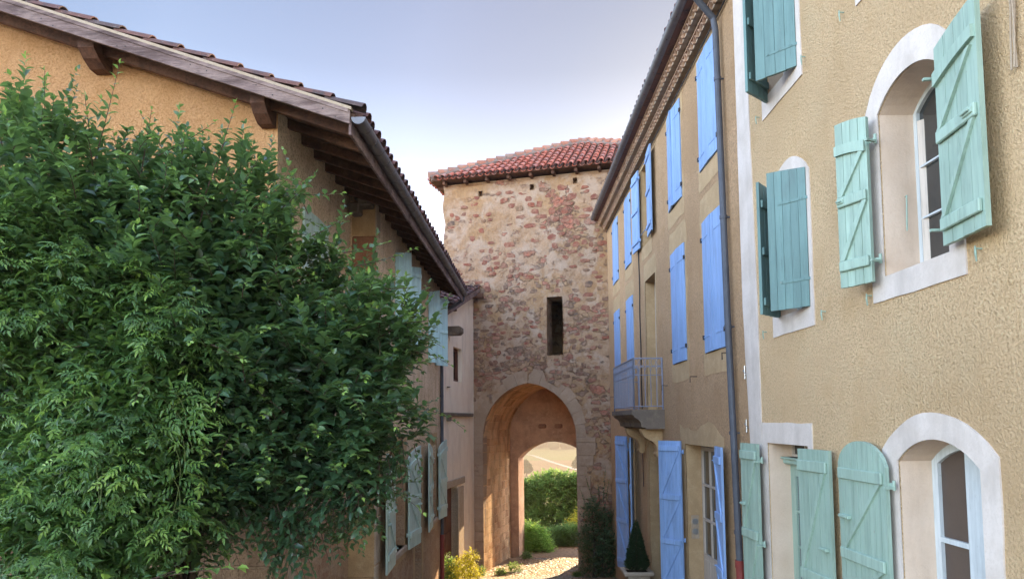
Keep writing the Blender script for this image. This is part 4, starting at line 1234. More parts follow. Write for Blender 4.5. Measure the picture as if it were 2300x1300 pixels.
# ------------------------------------------------------------------ gate tower
tw = thing('gate_tower', (1.0, 24.3, gz(24)), 'old rubble stone gate tower with pointed archway and red tiled roof', 'tower')
UL, UR, ZS, AU0, AU1 = 5.62, -2.9, -.55, 1.11, 4.25
def gothic(off=0.0, n=12, z0=-6.0):
    r = 1.794+off; cL, cR = AU1-1.794, AU0+1.794; mid = (AU0+AU1)/2
    P = [(AU0-off, z0), (AU1+off, z0)]
    a_end = math.acos((mid-cL)/r)
    for k in range(n+1):
        a = a_end*k/n; P.append((cL+r*math.cos(a), ZS+r*math.sin(a)))
    for k in range(n-1, -1, -1):
        a = a_end*k/n; P.append((cR-r*math.cos(a), ZS+r*math.sin(a)))
    return P
G0 = gothic()
SL = [(1.52, 2.13), (2.02, 2.12), (2.03, 3.2), (2.02, 4.04), (1.50, 4.04), (1.49, 3.0)]
left_edge = [(UL+.10*noise.noise(Vector((z*1.7, 0, 3)))+.05*noise.noise(Vector((z*5, 1, 3)))+.06*(z < 3), z) for z in [-6+.22*k for k in range(65)]]
zt = 8.12
outer = [(UR, -6)] + [p for p in left_edge if p[1] < zt-.05] + [(UL, zt), (UR, zt)]
putlog = [rect(u-.07, u+.07, z-.09, z+.09) for u, z in ((4.28, 7.72), (2.48, 7.78), (1.02, 7.86))]
rb = lambda x, z: .05*noise.noise(Vector((x*.9, z*.9, 1)))+.035*noise.noise(Vector((x*3.2, z*4.5, 7)))+.02*noise.noise(Vector((x*8, z*9, 3)))
nearh = lambda x, z: 1.0
mb = MB()
sheet(mb, TF, outer, [G0, SL]+putlog, v=0, depth=0, grid=.16, bumpf=rb)
for h, dd in [(SL, .85)]+[(p, .25) for p in putlog]:
    n = len(h)
    A = [TF @ Vector((x, .03, z)) for x, z in h] + [TF @ Vector((x*1.0+(1.76-x)*.0, -dd, z)) for x, z in h]
    mb.add(A, [(i, (i+1) % n, n+(i+1) % n, n+i) for i in range(n)])
for p in putlog: backing(mb, TF, p[0][0], p[1][0], p[0][1], p[2][1]-.3, .25)
BK = -4.35
RO = arch_poly(1.25, 3.94, -6, -1.42, .62)
sheet(mb, TF, [(UR, -6), (UL, -6), (UL, zt), (UR, zt)], [RO], v=BK, depth=0)
le = [TF @ Vector((u, rb(u, z), z)) for u, z in outer if u > 5]
lb = [TF @ Vector((UL, BK, z)) for u, z in outer if u > 5]
n = len(le); mb.add(le+lb, [(i, i+1, n+i+1, n+i) for i in range(n-1)])
mb.add([TF @ Vector(p) for p in ((UR, 0, -6), (UR, BK, -6), (UR, BK, zt), (UR, 0, zt))], [(0,1,2,3)])
# the field stones that stand out of the worn plaster
placed = []
def near_ring(x, z):
    if z < ZS: return AU0-.62 < x < AU1+.62
    cL_, cR_ = AU1-1.794, AU0+1.794
    return math.hypot(x-cL_, z-ZS) < 2.36 and math.hypot(x-cR_, z-ZS) < 2.36
tries = 0
while len(placed) < 300 and tries < 9000:
    tries += 1
    x, z = random.uniform(.05, UL-.12), random.uniform(-4.8, 7.7)
    w_ = .62*noise.noise(Vector((x*.75+3, z*.75, 5)))+.25*noise.noise(Vector((x*2.2, z*2.2, 8)))
    dens = .16+w_+.45*math.exp(-((z-2.6)/1.9)**2)+.55*math.exp(-((x-1.3)/1.2)**2-((z-6.9)/.8)**2)
    if random.random() > dens: continue
    bigs = math.exp(-((x-1.3)/1.3)**2-((z-6.9)/.9)**2)
    a, b = random.uniform(.07, .19)*(1+.5*bigs), random.uniform(.045, .105)*(1+.6*bigs)
    if near_ring(x-a, z) or near_ring(x+a, z) or near_ring(x, z-b): continue
    if 1.49-a-.06 < x < 2.03+a+.06 and 2.05-b < z < 4.1+b: continue
    if any(abs(x-q[0]) < (a+q[2])*.92 and abs(z-q[1]) < (b+q[3])*.92 for q in placed): continue
    placed.append((x, z, a, b))
    n = random.randint(7, 10); tl = random.uniform(-.25, .25); P = []
    for k in range(n):
        an = 2*math.pi*(k+random.uniform(-.25, .25))/n
        c, s_ = math.cos(an), math.sin(an)
        rr = (abs(c)**4.5+abs(s_)**4.5)**(-1/4.5)*random.uniform(.70, 1.08)
        px, pz = a*rr*c, b*rr*s_
        P.append((x+px*math.cos(tl)-pz*math.sin(tl)*.5, z+pz+px*math.sin(tl)*.4))
    base = rb(x, z); pr = random.uniform(.003, .024)
    cx_, cz_ = sum(p[0] for p in P)/n, sum(p[1] for p in P)/n
    V = [TF @ Vector((p[0], base-.05, p[1])) for p in P]+[TF @ Vector((p[0], base+pr*.55, p[1])) for p in P]+[TF @ Vector((cx_+(p[0]-cx_)*.80, base+pr, cz_+(p[1]-cz_)*.80)) for p in P]
    mb.add(V, [(k, (k+1) % n, n+(k+1) % n, n+k) for k in range(n)]+[(n+k, n+(k+1) % n, 2*n+(k+1) % n, 2*n+k) for k in range(n)]+[[2*n+k for k in range(n)]], 1, random.random()*(.45 if (bigs > .4 or (z > 4.6 and random.random() < .6)) else 1))
mb.build('wall', [M['rubble'], M['rubstone']], tw, smooth=False)
# passage
mb = MB(); L = 3.5
V = []; K = 9
for j in range(K):
    v = -.03-(L-.0)*j/(K-1)
    for i, (x, z) in enumerate(G0[1:]+G0[:1]):
        V.append(TF @ Vector((x, v, z)))
n = len(G0); F = []
Vd = []
for j in range(K):
    for i, (x, z) in enumerate(G0[1:]+G0[:1]):
        q = .03*noise.noise(Vector((x*2, j*.9, z*2)))
        Vd.append(V[j*n+i] + TF.to_3x3() @ Vector((q, 0, q)))
for j in range(K-1):
    for i in range(n-1): F.append((j*n+i, j*n+i+1, (j+1)*n+i+1, (j+1)*n+i))
# denser side walls
mb.add(Vd, F)
mb.build('passage', M['passage'], tw, smooth=False)
mb = MB()
sheet(mb, TF, gothic(.02), [RO], v=-L, depth=.86, grid=.3, bumpf=lambda x, z: .03*noise.noise(Vector((x*3, z*3, 2))))
mb.build('passage_end_wall', M['passback'], tw)
for u in (2.98, 2.36):
    mb = MB(); mb.box(TF, u-.15, u+.15, -L-.02, -L+.10, -.30, -.14, 0, .2, ch=.04); mb.build('corbel', M['redstone'], tw)
# arch ring of dressed stones
mb = MB()
r0, r1 = 1.794, 1.794+.40
cL, cR = AU1-1.794, AU0+1.794; mid = (AU0+AU1)/2
NVs = 7
for side in (0, 1):
    ae = math.acos((mid-cL)/r0)
    for k in range(NVs):
        a0, a1 = ae*k/NVs+.0025, ae*(k+1)/NVs-.0025
        rr = r1+random.uniform(-.10, .12)
        P = []
        for q in range(5):
            a = a0+(a1-a0)*q/4; P.append((cL+r0*math.cos(a), ZS+r0*math.sin(a)))
        for q in range(4, -1, -1):
            a = a0+(a1-a0)*q/4
            x, z = cL+rr*math.cos(a), ZS+rr*math.sin(a)
            if k == NVs-1: x = max(x, mid+.004)
            P.append((x, z))
        if side: P = [(AU0+AU1-x, z) for x, z in P][::-1]
        mb.prism(TF, P, -.45, .012+random.uniform(0, .016), 0, random.random()*.6)
    z = -6.0
    while z < ZS-.05:
        h = random.uniform(.28, .42); z1 = min(ZS, z+h)
        if ZS-z1 < .15: z1 = ZS
        w_ = random.choice((.34, .44, .55, .62))
        if side == 0: mb.box(TF, AU1, AU1+w_, -.45, .022+random.uniform(0,.012), z+.003, z1-.003, 0, random.random()*.6, ch=.012)
        else: mb.box(TF, AU0-w_, AU0, -.45, .022+random.uniform(0,.012), z+.003, z1-.003, 0, random.random()*.6, ch=.012)
        z = z1
mb.build('arch_ring', M['arch'], tw)
# roof
e0 = 8.27; OV = .36
apex = Vector((1.15, -2.3, 10.0))
cor = [Vector((UL+.36, OV, e0)), Vector((UR-.3, OV, e0)), Vector((UR-.3, BK-.36, e0)), Vector((UL+.36, BK-.36, e0))]
mb = MB()
low = [c+Vector((0,0,-.07)) for c in cor]
mb.add([TF @ p for p in cor+[apex]], [(0,1,4), (1,2,4), (2,3,4), (3,0,4)])
mb.add([TF @ p for p in low+cor], [(0,1,2,3), (0,1,5,4), (1,2,6,5), (2,3,7,6), (3,0,4,7)])
rt_ = mb.build('roof', M['beam'], tw)
mb = MB()
T3 = TF.to_3x3()
def hipface(c0, c1, pw=.245, pl=.40):
    ex = (c1-c0); W0 = ex.length; ex.normalize()
    m = apex-c0; t = m.dot(ex); ey = (m-ex*t); H0 = ey.length; ey.normalize(); en = ex.cross(ey)
    if en.z < 0: en = -en
    def ok(x, y):
        if y > H0: return False
        return t*y/H0+.02 < x < W0-(W0-t)*y/H0-.02
    canal_tiles(mb, TF @ (c0+en*.035-ey*.10), T3 @ ex, T3 @ ey, T3 @ en, int(W0/pw)+1, int(H0/pl)+1, pw, pl, ok, seg=7)
for i in range(4): hipface(cor[i], cor[(i+1) % 4])
mb.build('tiles', M['terra'], rt_)
mb = MB()
for c in (cor[0], cor[1], cor[2], cor[3]):
    d = (apex-c); Ln = d.length; d.normalize()
    k = 0
    while k*.36 < Ln-.1:
        p0 = c+d*(k*.36-.05)+Vector((0,0,.13)); p1 = c+d*(k*.36+.36)+Vector((0,0,.085))
        mb.tube([TF @ p0, TF @ p1], [.15, .115], 10, True, 0, random.random())
        k += 1
mb.build('hip_tiles', M['hiptile'], rt_)
mb = MB()
for c in (cor[0], cor[1]):
    d = (apex-c); Ln = d.length; d.normalize()
    mb.tube([TF @ (c+d*(Ln*k/24)+Vector((0,0,.045+.02*math.sin(k*2.1)))) for k in range(25)], .15, 8, True, 0, .5)
mb.build('hip_mortar', M['mortar'], rt_)
u = UR
while u < UL+.3:
    mb = MB(); mb.box(TF, u, u+.10, -.1, OV-.06, e0-.20, e0-.071, 0, random.random(), ch=.01); u += .76
    mb.build('rafter_end', M['beam'], rt_)
v = -.3
while v > BK:
    mb = MB(); mb.box(TF, UL-.1, UL+.30, v, v+.1, e0-.20, e0-.071, 0, random.random(), ch=.01); v -= .7
    mb.build('rafter_end', M['beam'], rt_)

# ------------------------------------------------------------------ plants
def nrm(a): return a/np.maximum(np.linalg.norm(a, axis=-1, keepdims=True), 1e-9)

def leaf_mesh(name, P, D, N, Ls, Ws, tint, mat, parent, fold=.22, curl=.18):
    n = len(P); D = nrm(D); S_ = nrm(np.cross(D, N)); N = np.cross(S_, D)
    Ls = np.asarray(Ls)[:, None]; Ws = np.asarray(Ws)[:, None]
    b = P; m1 = P+D*Ls*.33+N*Ls*curl*.25; m2 = P+D*Ls*.70+N*Ls*curl*.12; t = P+D*Ls-N*Ls*curl*.5
    o1 = S_*Ws*.5+N*Ws*fold; o1b = -S_*Ws*.5+N*Ws*fold
    V = np.stack([b, m1, m2, t, m1+o1, m1+o1b, m2+o1*.72, m2+o1b*.72], 1).reshape(-1, 3)
    fl = [(0,1,4), (0,5,1), (1,2,6,4), (1,5,7,2), (2,3,6), (2,7,3)]
    tot = np.array([len(f) for f in fl]); idx = np.concatenate([np.array(f) for f in fl])
    me = bpy.data.meshes.new(name)
    me.vertices.add(n*8); me.vertices.foreach_set('co', V.ravel())
    LI = (idx[None, :]+np.arange(n)[:, None]*8).ravel()
    me.loops.add(len(LI)); me.loops.foreach_set('vertex_index', LI.astype(np.int32))
    cnt = np.tile(tot, n); st_ = np.concatenate([[0], np.cumsum(cnt)[:-1]])
    me.polygons.add(len(cnt)); me.polygons.foreach_set('loop_start', st_.astype(np.int32))
    me.polygons.foreach_set('use_smooth', np.ones(len(cnt), bool))
    a = me.attributes.new('tint', 'FLOAT', 'POINT'); a.data.foreach_set('value', np.repeat(np.clip(tint, 0, 1), 8).astype(np.float32))
    me.materials.append(mat); me.update(calc_edges=True); me.validate()
    o = bpy.data.objects.new(name, me); place(o, parent)
    return o

def ell_surface(E, n, inset=0.0):
    """n points with outward normals on the union of ellipsoids E = [(c, r)]"""
    E = [(np.array(c, float), np.array(r, float)) for c, r in E]
    ar = np.array([(r[0]*r[1]+r[1]*r[2]+r[0]*r[2]) for c, r in E]); ar /= ar.sum()
    PP, NN = [], []
    for (c, r), w_ in zip(E, ar):
        k = int(n*w_)+1
        d = nrm(rng.normal(size=(k, 3)))
        p = c+d*r*(1-inset*rng.random((k, 1)))
        keep = np.ones(k, bool)
        for c2, r2 in E:
            if c2 is c: continue
            keep &= (((p-c2)/r2)**2).sum(1) > (.93-inset)**2
        PP.append(p[keep]); NN.append(nrm(d/r)[keep])
    return np.concatenate(PP), np.concatenate(NN)

def ell_fill(E, n, lim=.92):
    E = [(np.array(c, float), np.array(r, float)) for c, r in E]
    vol = np.array([np.prod(r) for c, r in E]); vol /= vol.sum(); out = []
    for (c, r), w_ in zip(E, vol):
        k = int(n*w_)+1
        out.append(c+nrm(rng.normal(size=(k, 3)))*r*lim*(rng.random((k, 1))**(1/2.2)))
    return np.concatenate(out)

class Leaves:
    def __init__(s): s.P, s.D, s.N, s.L, s.W, s.T = [], [], [], [], [], []
    def add(s, P, D, N, L, W, T):
        s.P.append(P); s.D.append(D); s.N.append(N); s.L.append(L); s.W.append(W); s.T.append(T)
    def build(s, name, mat, parent, **k):
        return leaf_mesh(name, np.concatenate(s.P), np.concatenate(s.D), np.concatenate(s.N), np.concatenate(s.L), np.concatenate(s.W), np.concatenate(s.T), mat, parent, **k)

def shoot(lv, tw_, p0, d0, length, step, ll, lw, bend=(0,0,.15), nup=.8, tint=(.15,.5), young=.35, spread=.85, stem=None, taper=True):
    """one twig with alternate leaves, youngest at the tip"""
    n = max(3, int(length/step)); t = np.linspace(0, 1, n)[:, None]
    d0 = nrm(np.array(d0, float)); bd = np.array(bend)
    c = np.array(p0)+d0*length*t+bd*length*t*t
    dd = nrm(d0+2*bd*t)
    a = np.array([0, 0, 1.0]); s0 = np.cross(dd, a); s0 = nrm(s0+1e-4)
    alt = np.where(np.arange(n) % 2, 1.0, -1.0)[:, None]
    D = nrm(dd*rng.uniform(.35, .75, (n, 1))+s0*alt*spread+rng.normal(size=(n, 3))*.28+np.array([0, 0, .05]))
    N = nrm(np.array([0, 0, nup])+rng.normal(size=(n, 3))*.24+dd*.12)
    tp = 1-.55*np.clip((t[:, 0]-.6)/.4, 0, 1) if taper else np.ones(n)
    L = ll*tp*rng.uniform(.75, 1.2, n); Wd = lw*tp*rng.uniform(.8, 1.2, n)
    T = rng.uniform(*tint)+rng.normal(size=n)*.08+young*np.clip((t[:, 0]-.45)/.55, 0, 1)
    lv.add(c, D, N, L, Wd, T)
    lv.add(c[-1:], dd[-1:], N[-1:], L[-1:], Wd[-1:], T[-1:]+.1)
    if tw_ is not None and stem:
        k = list(range(0, n, max(1, n//5)))+[n-1]
        tw_.tube([c[i] for i in k], [stem*(1-.7*i/n) for i in k], 4, False)

def W2(px, py, y): return np.array([(px-1147)/1550*y, y, (944-py)/1550*y])
def pe(px, py, rx, rz, y, ry): return (W2(px, py, y), (rx/1550*y, ry, rz/1550*y))

M['leaf_plum'] = m_leaf('plum_leaf', (.024,.058,.036), (.062,.130,.064), (.25,.40,.075), .34, .26, .6)
M['leaf_jas'] = m_leaf('jasmine_leaf', (.032,.078,.030), (.085,.175,.048), (.26,.40,.07), .40, .33, .5)
M['leaf_yel'] = m_leaf('yellow_leaf', (.26,.26,.025), (.52,.44,.035), (.70,.58,.06), .5, .45, .3)
M['leaf_dark'] = m_leaf('dark_leaf', (.03,.062,.03), (.075,.135,.055), (.17,.25,.085), .36, .25, .55)
M['leaf_green'] = m_leaf('bush_leaf', (.05,.10,.03), (.10,.19,.05), (.2,.30,.07), .5, .5, .35)
M['leaf_bright'] = m_leaf('bright_leaf', (.10,.19,.04), (.18,.31,.05), (.30,.43,.08), .5, .5, .35)
M['leaf_con'] = m_leaf('conifer_needle', (.016,.036,.016), (.034,.07,.027), (.06,.11,.038), .6, .1, .2)

# big shrub
sh = thing('large_shrub', (-2.6, 6.6, gz(6.6)), 'huge dark green shrub with oval leaves in front of the ochre gable', 'shrub')
E = [pe(440,790,345,355,6.7,1.15), pe(740,850,190,235,6.8,.85), pe(815,740,95,105,6.75,.5), pe(850,880,92,120,6.75,.5), pe(250,610,320,290,6.7,1.1),
     pe(60,525,205,270,6.6,1.0), pe(525,570,150,120,6.7,.65), pe(310,440,190,120,6.7,.65), pe(640,1000,215,150,6.7,.7), pe(770,1040,95,80,6.7,.45),
     pe(310,1040,300,250,6.7,1.0), pe(120,900,260,330,6.6,1.0), pe(590,1090,190,105,6.6,.6), pe(780,1075,105,85,6.65,.45), pe(480,445,110,90,6.7,.5), pe(610,680,120,90,6.7,.5)]
lv, tw2 = Leaves(), MB()
P, N = ell_surface(E, 8200, .14)
k = 0
for p, n in zip(P, N):
    if p[2] < -2.3 or (n[1] > .45): continue
    if p[2] < -1.12 and p[0] > -2.2: continue
    if p[2] < -.6 and p[0] > -1.9 and rng.random() < .6: continue
    cl = noise.noise(Vector(p*1.9))+.6*noise.noise(Vector(p*4.3))
    if cl < -.02 and rng.random() < .92: continue            # hollows between the tufts
    p = p+n*(.30*cl+.03)
    dn = n*.8+np.array([0, 0, .42])+rng.normal(size=3)*.35
    lo = p[2] < -.5
    L = rng.uniform(.20, .40); sc = rng.uniform(.75, 1.15)
    if n[2] > .35 and rng.random() < .10: dn = n*.35+np.array([0, 0, 1.0])+rng.normal(size=3)*.25; L = rng.uniform(.4, .75)
    shoot(lv, tw2 if k % 3 == 0 else None, p-nrm(dn)*min(L, .36)*.4, dn, L, .032*sc, .130*sc, .068*sc, bend=(0, 0, -.1 if lo else rng.uniform(-.15, .12)), tint=(.05, .50), young=.45*(rng.random() < .45), stem=.0035)
    k += 1
P, N = ell_surface(E, 420, .05)
for p, n in zip(P, N):
    if n[1] > .3 or p[2] < -.7: continue
    L = rng.uniform(.45, .8)
    shoot(lv, tw2, p-n*.12, n*.9+np.array([rng.uniform(-.3,.5), 0, .55]), L, .036, .105, .058, bend=(0, 0, -.55), tint=(.25, .5), young=.5, stem=.0045)
# long upright summer shoots along the crown
for (px0, py0, px1, py1, y) in ((85,330,86,150,6.3), (200,340,266,143,6.2), (40,330,5,190,6.2), (130,330,185,250,6.3), (305,380,330,240,6.3), (190,300,190,200,6.4), (430,420,300,262,6.2), (455,420,527,236,6.2),
        (345,330,465,250,6.3), (560,460,640,380,6.3), (690,470,628,338,6.3), (640,420,768,424,6.3), (700,520,778,470,6.3), (770,560,870,535,6.4), (800,590,932,556,6.4), (520,420,565,345,6.2), (830,720,968,716,6.4),
        (840,760,950,700,6.4), (840,830,985,800,6.4), (860,900,962,940,6.4), (840,640,925,640,6.4), (600,480,700,400,6.3), (390,400,410,300,6.3), (260,360,240,280,6.4), (150,360,60,250,6.3)):
    a, b = W2(px0, py0, y), W2(px1, py1, y-.1)
    d = b-a; Ln = np.linalg.norm(d)
    shoot(lv, tw2, a, d+np.array([rng.uniform(-.1,.1), 0, -.12*Ln]), Ln, .038, .105, .055, bend=(0, 0, .12), tint=(.35, .55), young=.42, stem=.0055, spread=.8)
for (px0, py0, px1, py1, y) in ((700,1090,690,1215,6.3), (740,1080,760,1200,6.4), (800,1080,815,1190,6.4), (720,1120,640,1215,6.2), (640,1120,700,1290,6.2), (660,1150,610,1290,6.2), (760,1120,700,1180,6.3), (820,1090,835,1160,6.5), (560,1150,640,1240,6.2), (690,1150,735,1195,6.2), (880,1000,885,1090,6.5), (840,1040,850,1130,6.5)):
    a, b = W2(px0, py0, y), W2(px1, py1, y-.05)
    for q in range(8):
        d = (b-a)*rng.uniform(.5, 1.05)+rng.normal(size=3)*.07; Ln = np.linalg.norm(d)
        shoot(lv, tw2, a+rng.normal(size=3)*[.13,.06,.06], d, Ln, .030, .10, .052, bend=(0, 0, -.08), tint=(.05, .3), young=.12, stem=.004)
F_ = ell_fill(E, 42000, .84)
F_ = F_[(F_[:, 2] > -2.3) & ~((F_[:, 2] < -.95) & (F_[:, 0] > -2.15))]; n = len(F_)
lv.add(F_, rng.normal(size=(n, 3))*[1,1,.5], np.array([0,0,1.])+rng.normal(size=(n,3))*.4, rng.uniform(.11,.15,n), rng.uniform(.065,.09,n), rng.uniform(.05,.45,n))
lv.build('foliage', M['leaf_plum'], sh)
tw2.build('twig', M['twig'], sh, recalc=False)['kind'] = 'stuff'
tm = MB()
for q in (0, 4, 6, 10, 11, 0, 4):
    a = Vector((-3.3+rng.uniform(-.5,.35), 6.95+rng.uniform(-.2,.2), gz(6.7)-.05)); b = Vector(tuple(E[q][0]))
    m = a.lerp(b, .45)+Vector((rng.uniform(-.15,.15), 0, .1))
    tm.tube([a, a.lerp(m, .5), m, m.lerp(b, .5), b], [.05,.045,.036,.026,.014], 7)
for q in (1, 2, 3, 8, 9, 13):
    a = Vector(tuple(E[0][0]))-Vector((0, 0, .1)); b = Vector(tuple(E[q][0])); tm.tube([a, a.lerp(b, .5)+Vector((0, 0, .06)), b], [.026, .018, .009], 6)
tm.build('stem', M['bark'], sh)

# jasmine
js = thing('jasmine_climber', (-3.9, 5.6, gz(5.6)), 'lighter green jasmine climber with feathery leaves hanging over the left of the big shrub', 'climber')
EJ = [pe(100,700,250,190,5.75,.5), pe(240,900,215,190,5.65,.45), pe(120,1130,260,230,5.6,.55), pe(60,500,110,90,5.75,.4), pe(330,1000,110,120,5.6,.35), pe(260,1220,190,140,5.6,.4), pe(330,720,120,120,5.8,.35)]
lj, tj = Leaves(), MB()
def pinnate(P, D, N, L, T):
    S_ = nrm(np.cross(D, N)); n = len(P)
    for t_, sc in ((.34, .8), (.58, .95), (.80, .95)):
        for sg in (-1, 1):
            lj.add(P+D*L[:, None]*t_, nrm(D*.62+S_*sg*.8+rng.normal(size=(n,3))*.1-np.array([0,0,.18])), N, L*.42*sc, L*.135*sc, T+rng.normal(size=n)*.04)
    lj.add(P+D*L[:, None]*.9, nrm(D-np.array([0,0,.3])), N, L*.60, L*.17, T+.08)
P, N = ell_surface(EJ, 2100, .15)
for p, n in zip(P, N):
    if n[1] > .35 or p[2] < -1.9: continue
    cl = noise.noise(Vector(p*2.3))+.6*noise.noise(Vector(p*5))
    if cl < -.05 and rng.random() < .9: continue
    p = p+n*.2*cl
    L = rng.uniform(.25, .55); d0 = nrm(n*.9+rng.normal(size=3)*.4+np.array([.15, 0, .25])); bd = np.array([0, 0, -.38])
    m = max(4, int(L/.062)); t = np.linspace(0, 1, m)[:, None]
    c = p-d0*L*.4+d0*L*t+bd*L*t*t; dd = nrm(d0+2*bd*t)
    s0 = nrm(np.cross(dd, [0,0,1.])+1e-4); alt = np.where(np.arange(m) % 2, 1., -1.)[:, None]
    D = nrm(dd*.45+s0*alt*.7+rng.normal(size=(m,3))*.25-np.array([0,0,.22]))
    NN = nrm(np.array([0,0,.8])+n*.5+rng.normal(size=(m,3))*.28)
    pinnate(c, D, NN, rng.uniform(.10, .145, m), rng.uniform(.05,.55)+.35*t[:, 0]*(rng.random() < .6)+rng.normal(size=m)*.06)
    if rng.random() < .3: tj.tube([c[i] for i in range(0, m, 2)], .0025, 4, False)
for (px0, py0, px1, py1, y) in ((360,850,425,960,5.5), (380,930,420,1050,5.5), (400,1000,395,1150,5.5), (330,960,420,890,5.5), (300,1100,350,1210,5.5), (250,780,330,790,5.6), (200,760,260,740,5.6), (390,1060,405,1180,5.5), (340,870,440,1010,5.5)):
    a, b = W2(px0, py0, y), W2(px1, py1, y); m = 11; t = np.linspace(0, 1, m)[:, None]
    c = a+(b-a)*t+np.array([.05, 0, .06])*np.sin(t*3.1); dd = nrm(np.repeat((b-a)[None], m, 0))
    s0 = nrm(np.cross(dd, [0,1,0])+1e-4); alt = np.where(np.arange(m) % 2, 1., -1.)[:, None]
    pinnate(c, nrm(s0*alt+dd*.4+rng.normal(size=(m,3))*.2), nrm(np.array([0,-.5,.7])+rng.normal(size=(m,3))*.25), rng.uniform(.14,.19,m), rng.uniform(.35,.6)+.2*t[:, 0])
    tj.tube([tuple(q) for q in c], .003, 4, False)
F_ = ell_fill(EJ, 16000, .88); n = len(F_); F_ = F_[F_[:, 2] > -1.95]; n = len(F_)
lj.add(F_, rng.normal(size=(n,3))*[1,1,.6], np.array([0,0,1.])+rng.normal(size=(n,3))*.4, rng.uniform(.09,.12,n), rng.uniform(.03,.045,n), rng.uniform(0,.35,n))
lj.build('foliage', M['leaf_jas'], js)
for q in range(7):
    a = Vector((-3.9+rng.uniform(-.3,.3), 5.8, gz(5.8)-.03)); b = Vector(tuple(EJ[q][0])); tj.tube([a, a.lerp(b, .5)+Vector((rng.uniform(-.2,.2), .05, 0)), b], [.02,.014,.006], 6)
tj.build('vine', M['vine'], js, recalc=False)

# low sprig of round leaves near the bottom edge
sp = thing('young_shrub', (-2.9, 5.2, gz(5.2)), 'low arching sprig with round bright green leaves at the foot of the big shrub', 'shrub')
ls, ts = Leaves(), MB()
for (px0, py0, px1, py1) in ((330,1290,545,1262), (300,1310,420,1262), (280,1330,360,1295), (360,1330,470,1290), (250,1320,250,1285)):
    a, b = W2(px0, py0, 5.1), W2(px1, py1, 5.0); d = b-a; Ln = np.linalg.norm(d)
    shoot(ls, ts, a, d+np.array([0,0,.1*Ln]), Ln, .055, .085, .060, bend=(0,0,-.1), tint=(.35,.6), young=.4, stem=.005, taper=False)
    ts.tube([Vector((-2.85+rng.uniform(-.1,.1), 5.25, gz(5.2)-.03)), Vector((-2.85, 5.2, -1.6)), Vector(tuple(a))], [.012,.009,.005], 5)
ls.build('foliage', M['leaf_plum'], sp); ts.build('stem', M['twig'], sp, recalc=False)

def bush(name, loc, E, label, cat, mat, nsh, ll, lw, L=(.2,.4), step=.05, fill=1500, upb=.4, bend=(0,0,-.1), tint=(.1,.5), young=.3, stems=5, ymax=.6, group=None, zmin=-99, bark='bark'):
    o = thing(name, loc, label, cat, group)
    l_, s_b = Leaves(), MB()
    P, N = ell_surface(E, nsh, .15)
    for p, n in zip(P, N):
        if p[2] < zmin: continue
        d = n+np.array([0,0,upb])+rng.normal(size=3)*.35; Ln = rng.uniform(*L)
        shoot(l_, None, p-nrm(d)*Ln*.5, d, Ln, step, ll, lw, bend=bend, tint=tint, young=young*(rng.random() < .7))
    F_ = ell_fill(E, fill, .9); F_ = F_[F_[:, 2] > zmin]; n = len(F_)
    l_.add(F_, rng.normal(size=(n,3)), np.array([0,0,1.])+rng.normal(size=(n,3))*.5, rng.uniform(.8,1.2,n)*ll, rng.uniform(.8,1.2,n)*lw, rng.uniform(0,.4,n))
    l_.build('foliage', mat, o)
    b = Vector(loc)
    for q in range(stems):
        c = Vector(tuple(E[q % len(E)][0])); a = b+Vector((rng.uniform(-.2,.2), rng.uniform(-.1,.1), -.05))
        w_ = max(.008, .02*(c-a).length)
        s_b.tube([a, a.lerp(c, .5)+Vector((rng.uniform(-.08,.08), 0, .05)), c], [w_, w_*.7, w_*.3], 6)
    s_b.build('stem', M[bark], o)
    return o

# yellow-leaved shrub catching the sun
bush('yellow_shrub', (-1.36, 20.0, gz(20)), [((-1.36,20.0,-4.15),(.34,.28,.30)), ((-1.18,20.0,-3.85),(.20,.2,.22)), ((-1.62,20.0,-4.2),(.22,.2,.22)), ((-1.05,19.95,-4.35),(.22,.2,.2)), ((-1.45,20.0,-4.5),(.3,.25,.3))],
     'small golden leaved shrub catching sunlight at the foot of the left wall', 'shrub', M['leaf_yel'], 420, .085, .032, (.15,.32), .04, 700, .5, (0,0,-.25), (.3,.7), .3)
bush('green_shrub', (-1.85, 19.85, gz(19.9)), [((-1.78,19.75,-4.0),(.22,.2,.22)), ((-1.74,19.7,-4.4),(.26,.2,.26))], 'small mid green shrub in shade left of the golden shrub', 'shrub', M['leaf_green'], 160, .08, .03, (.12,.28), .04, 300, .5, (0,0,-.2), (.3,.8), .3)
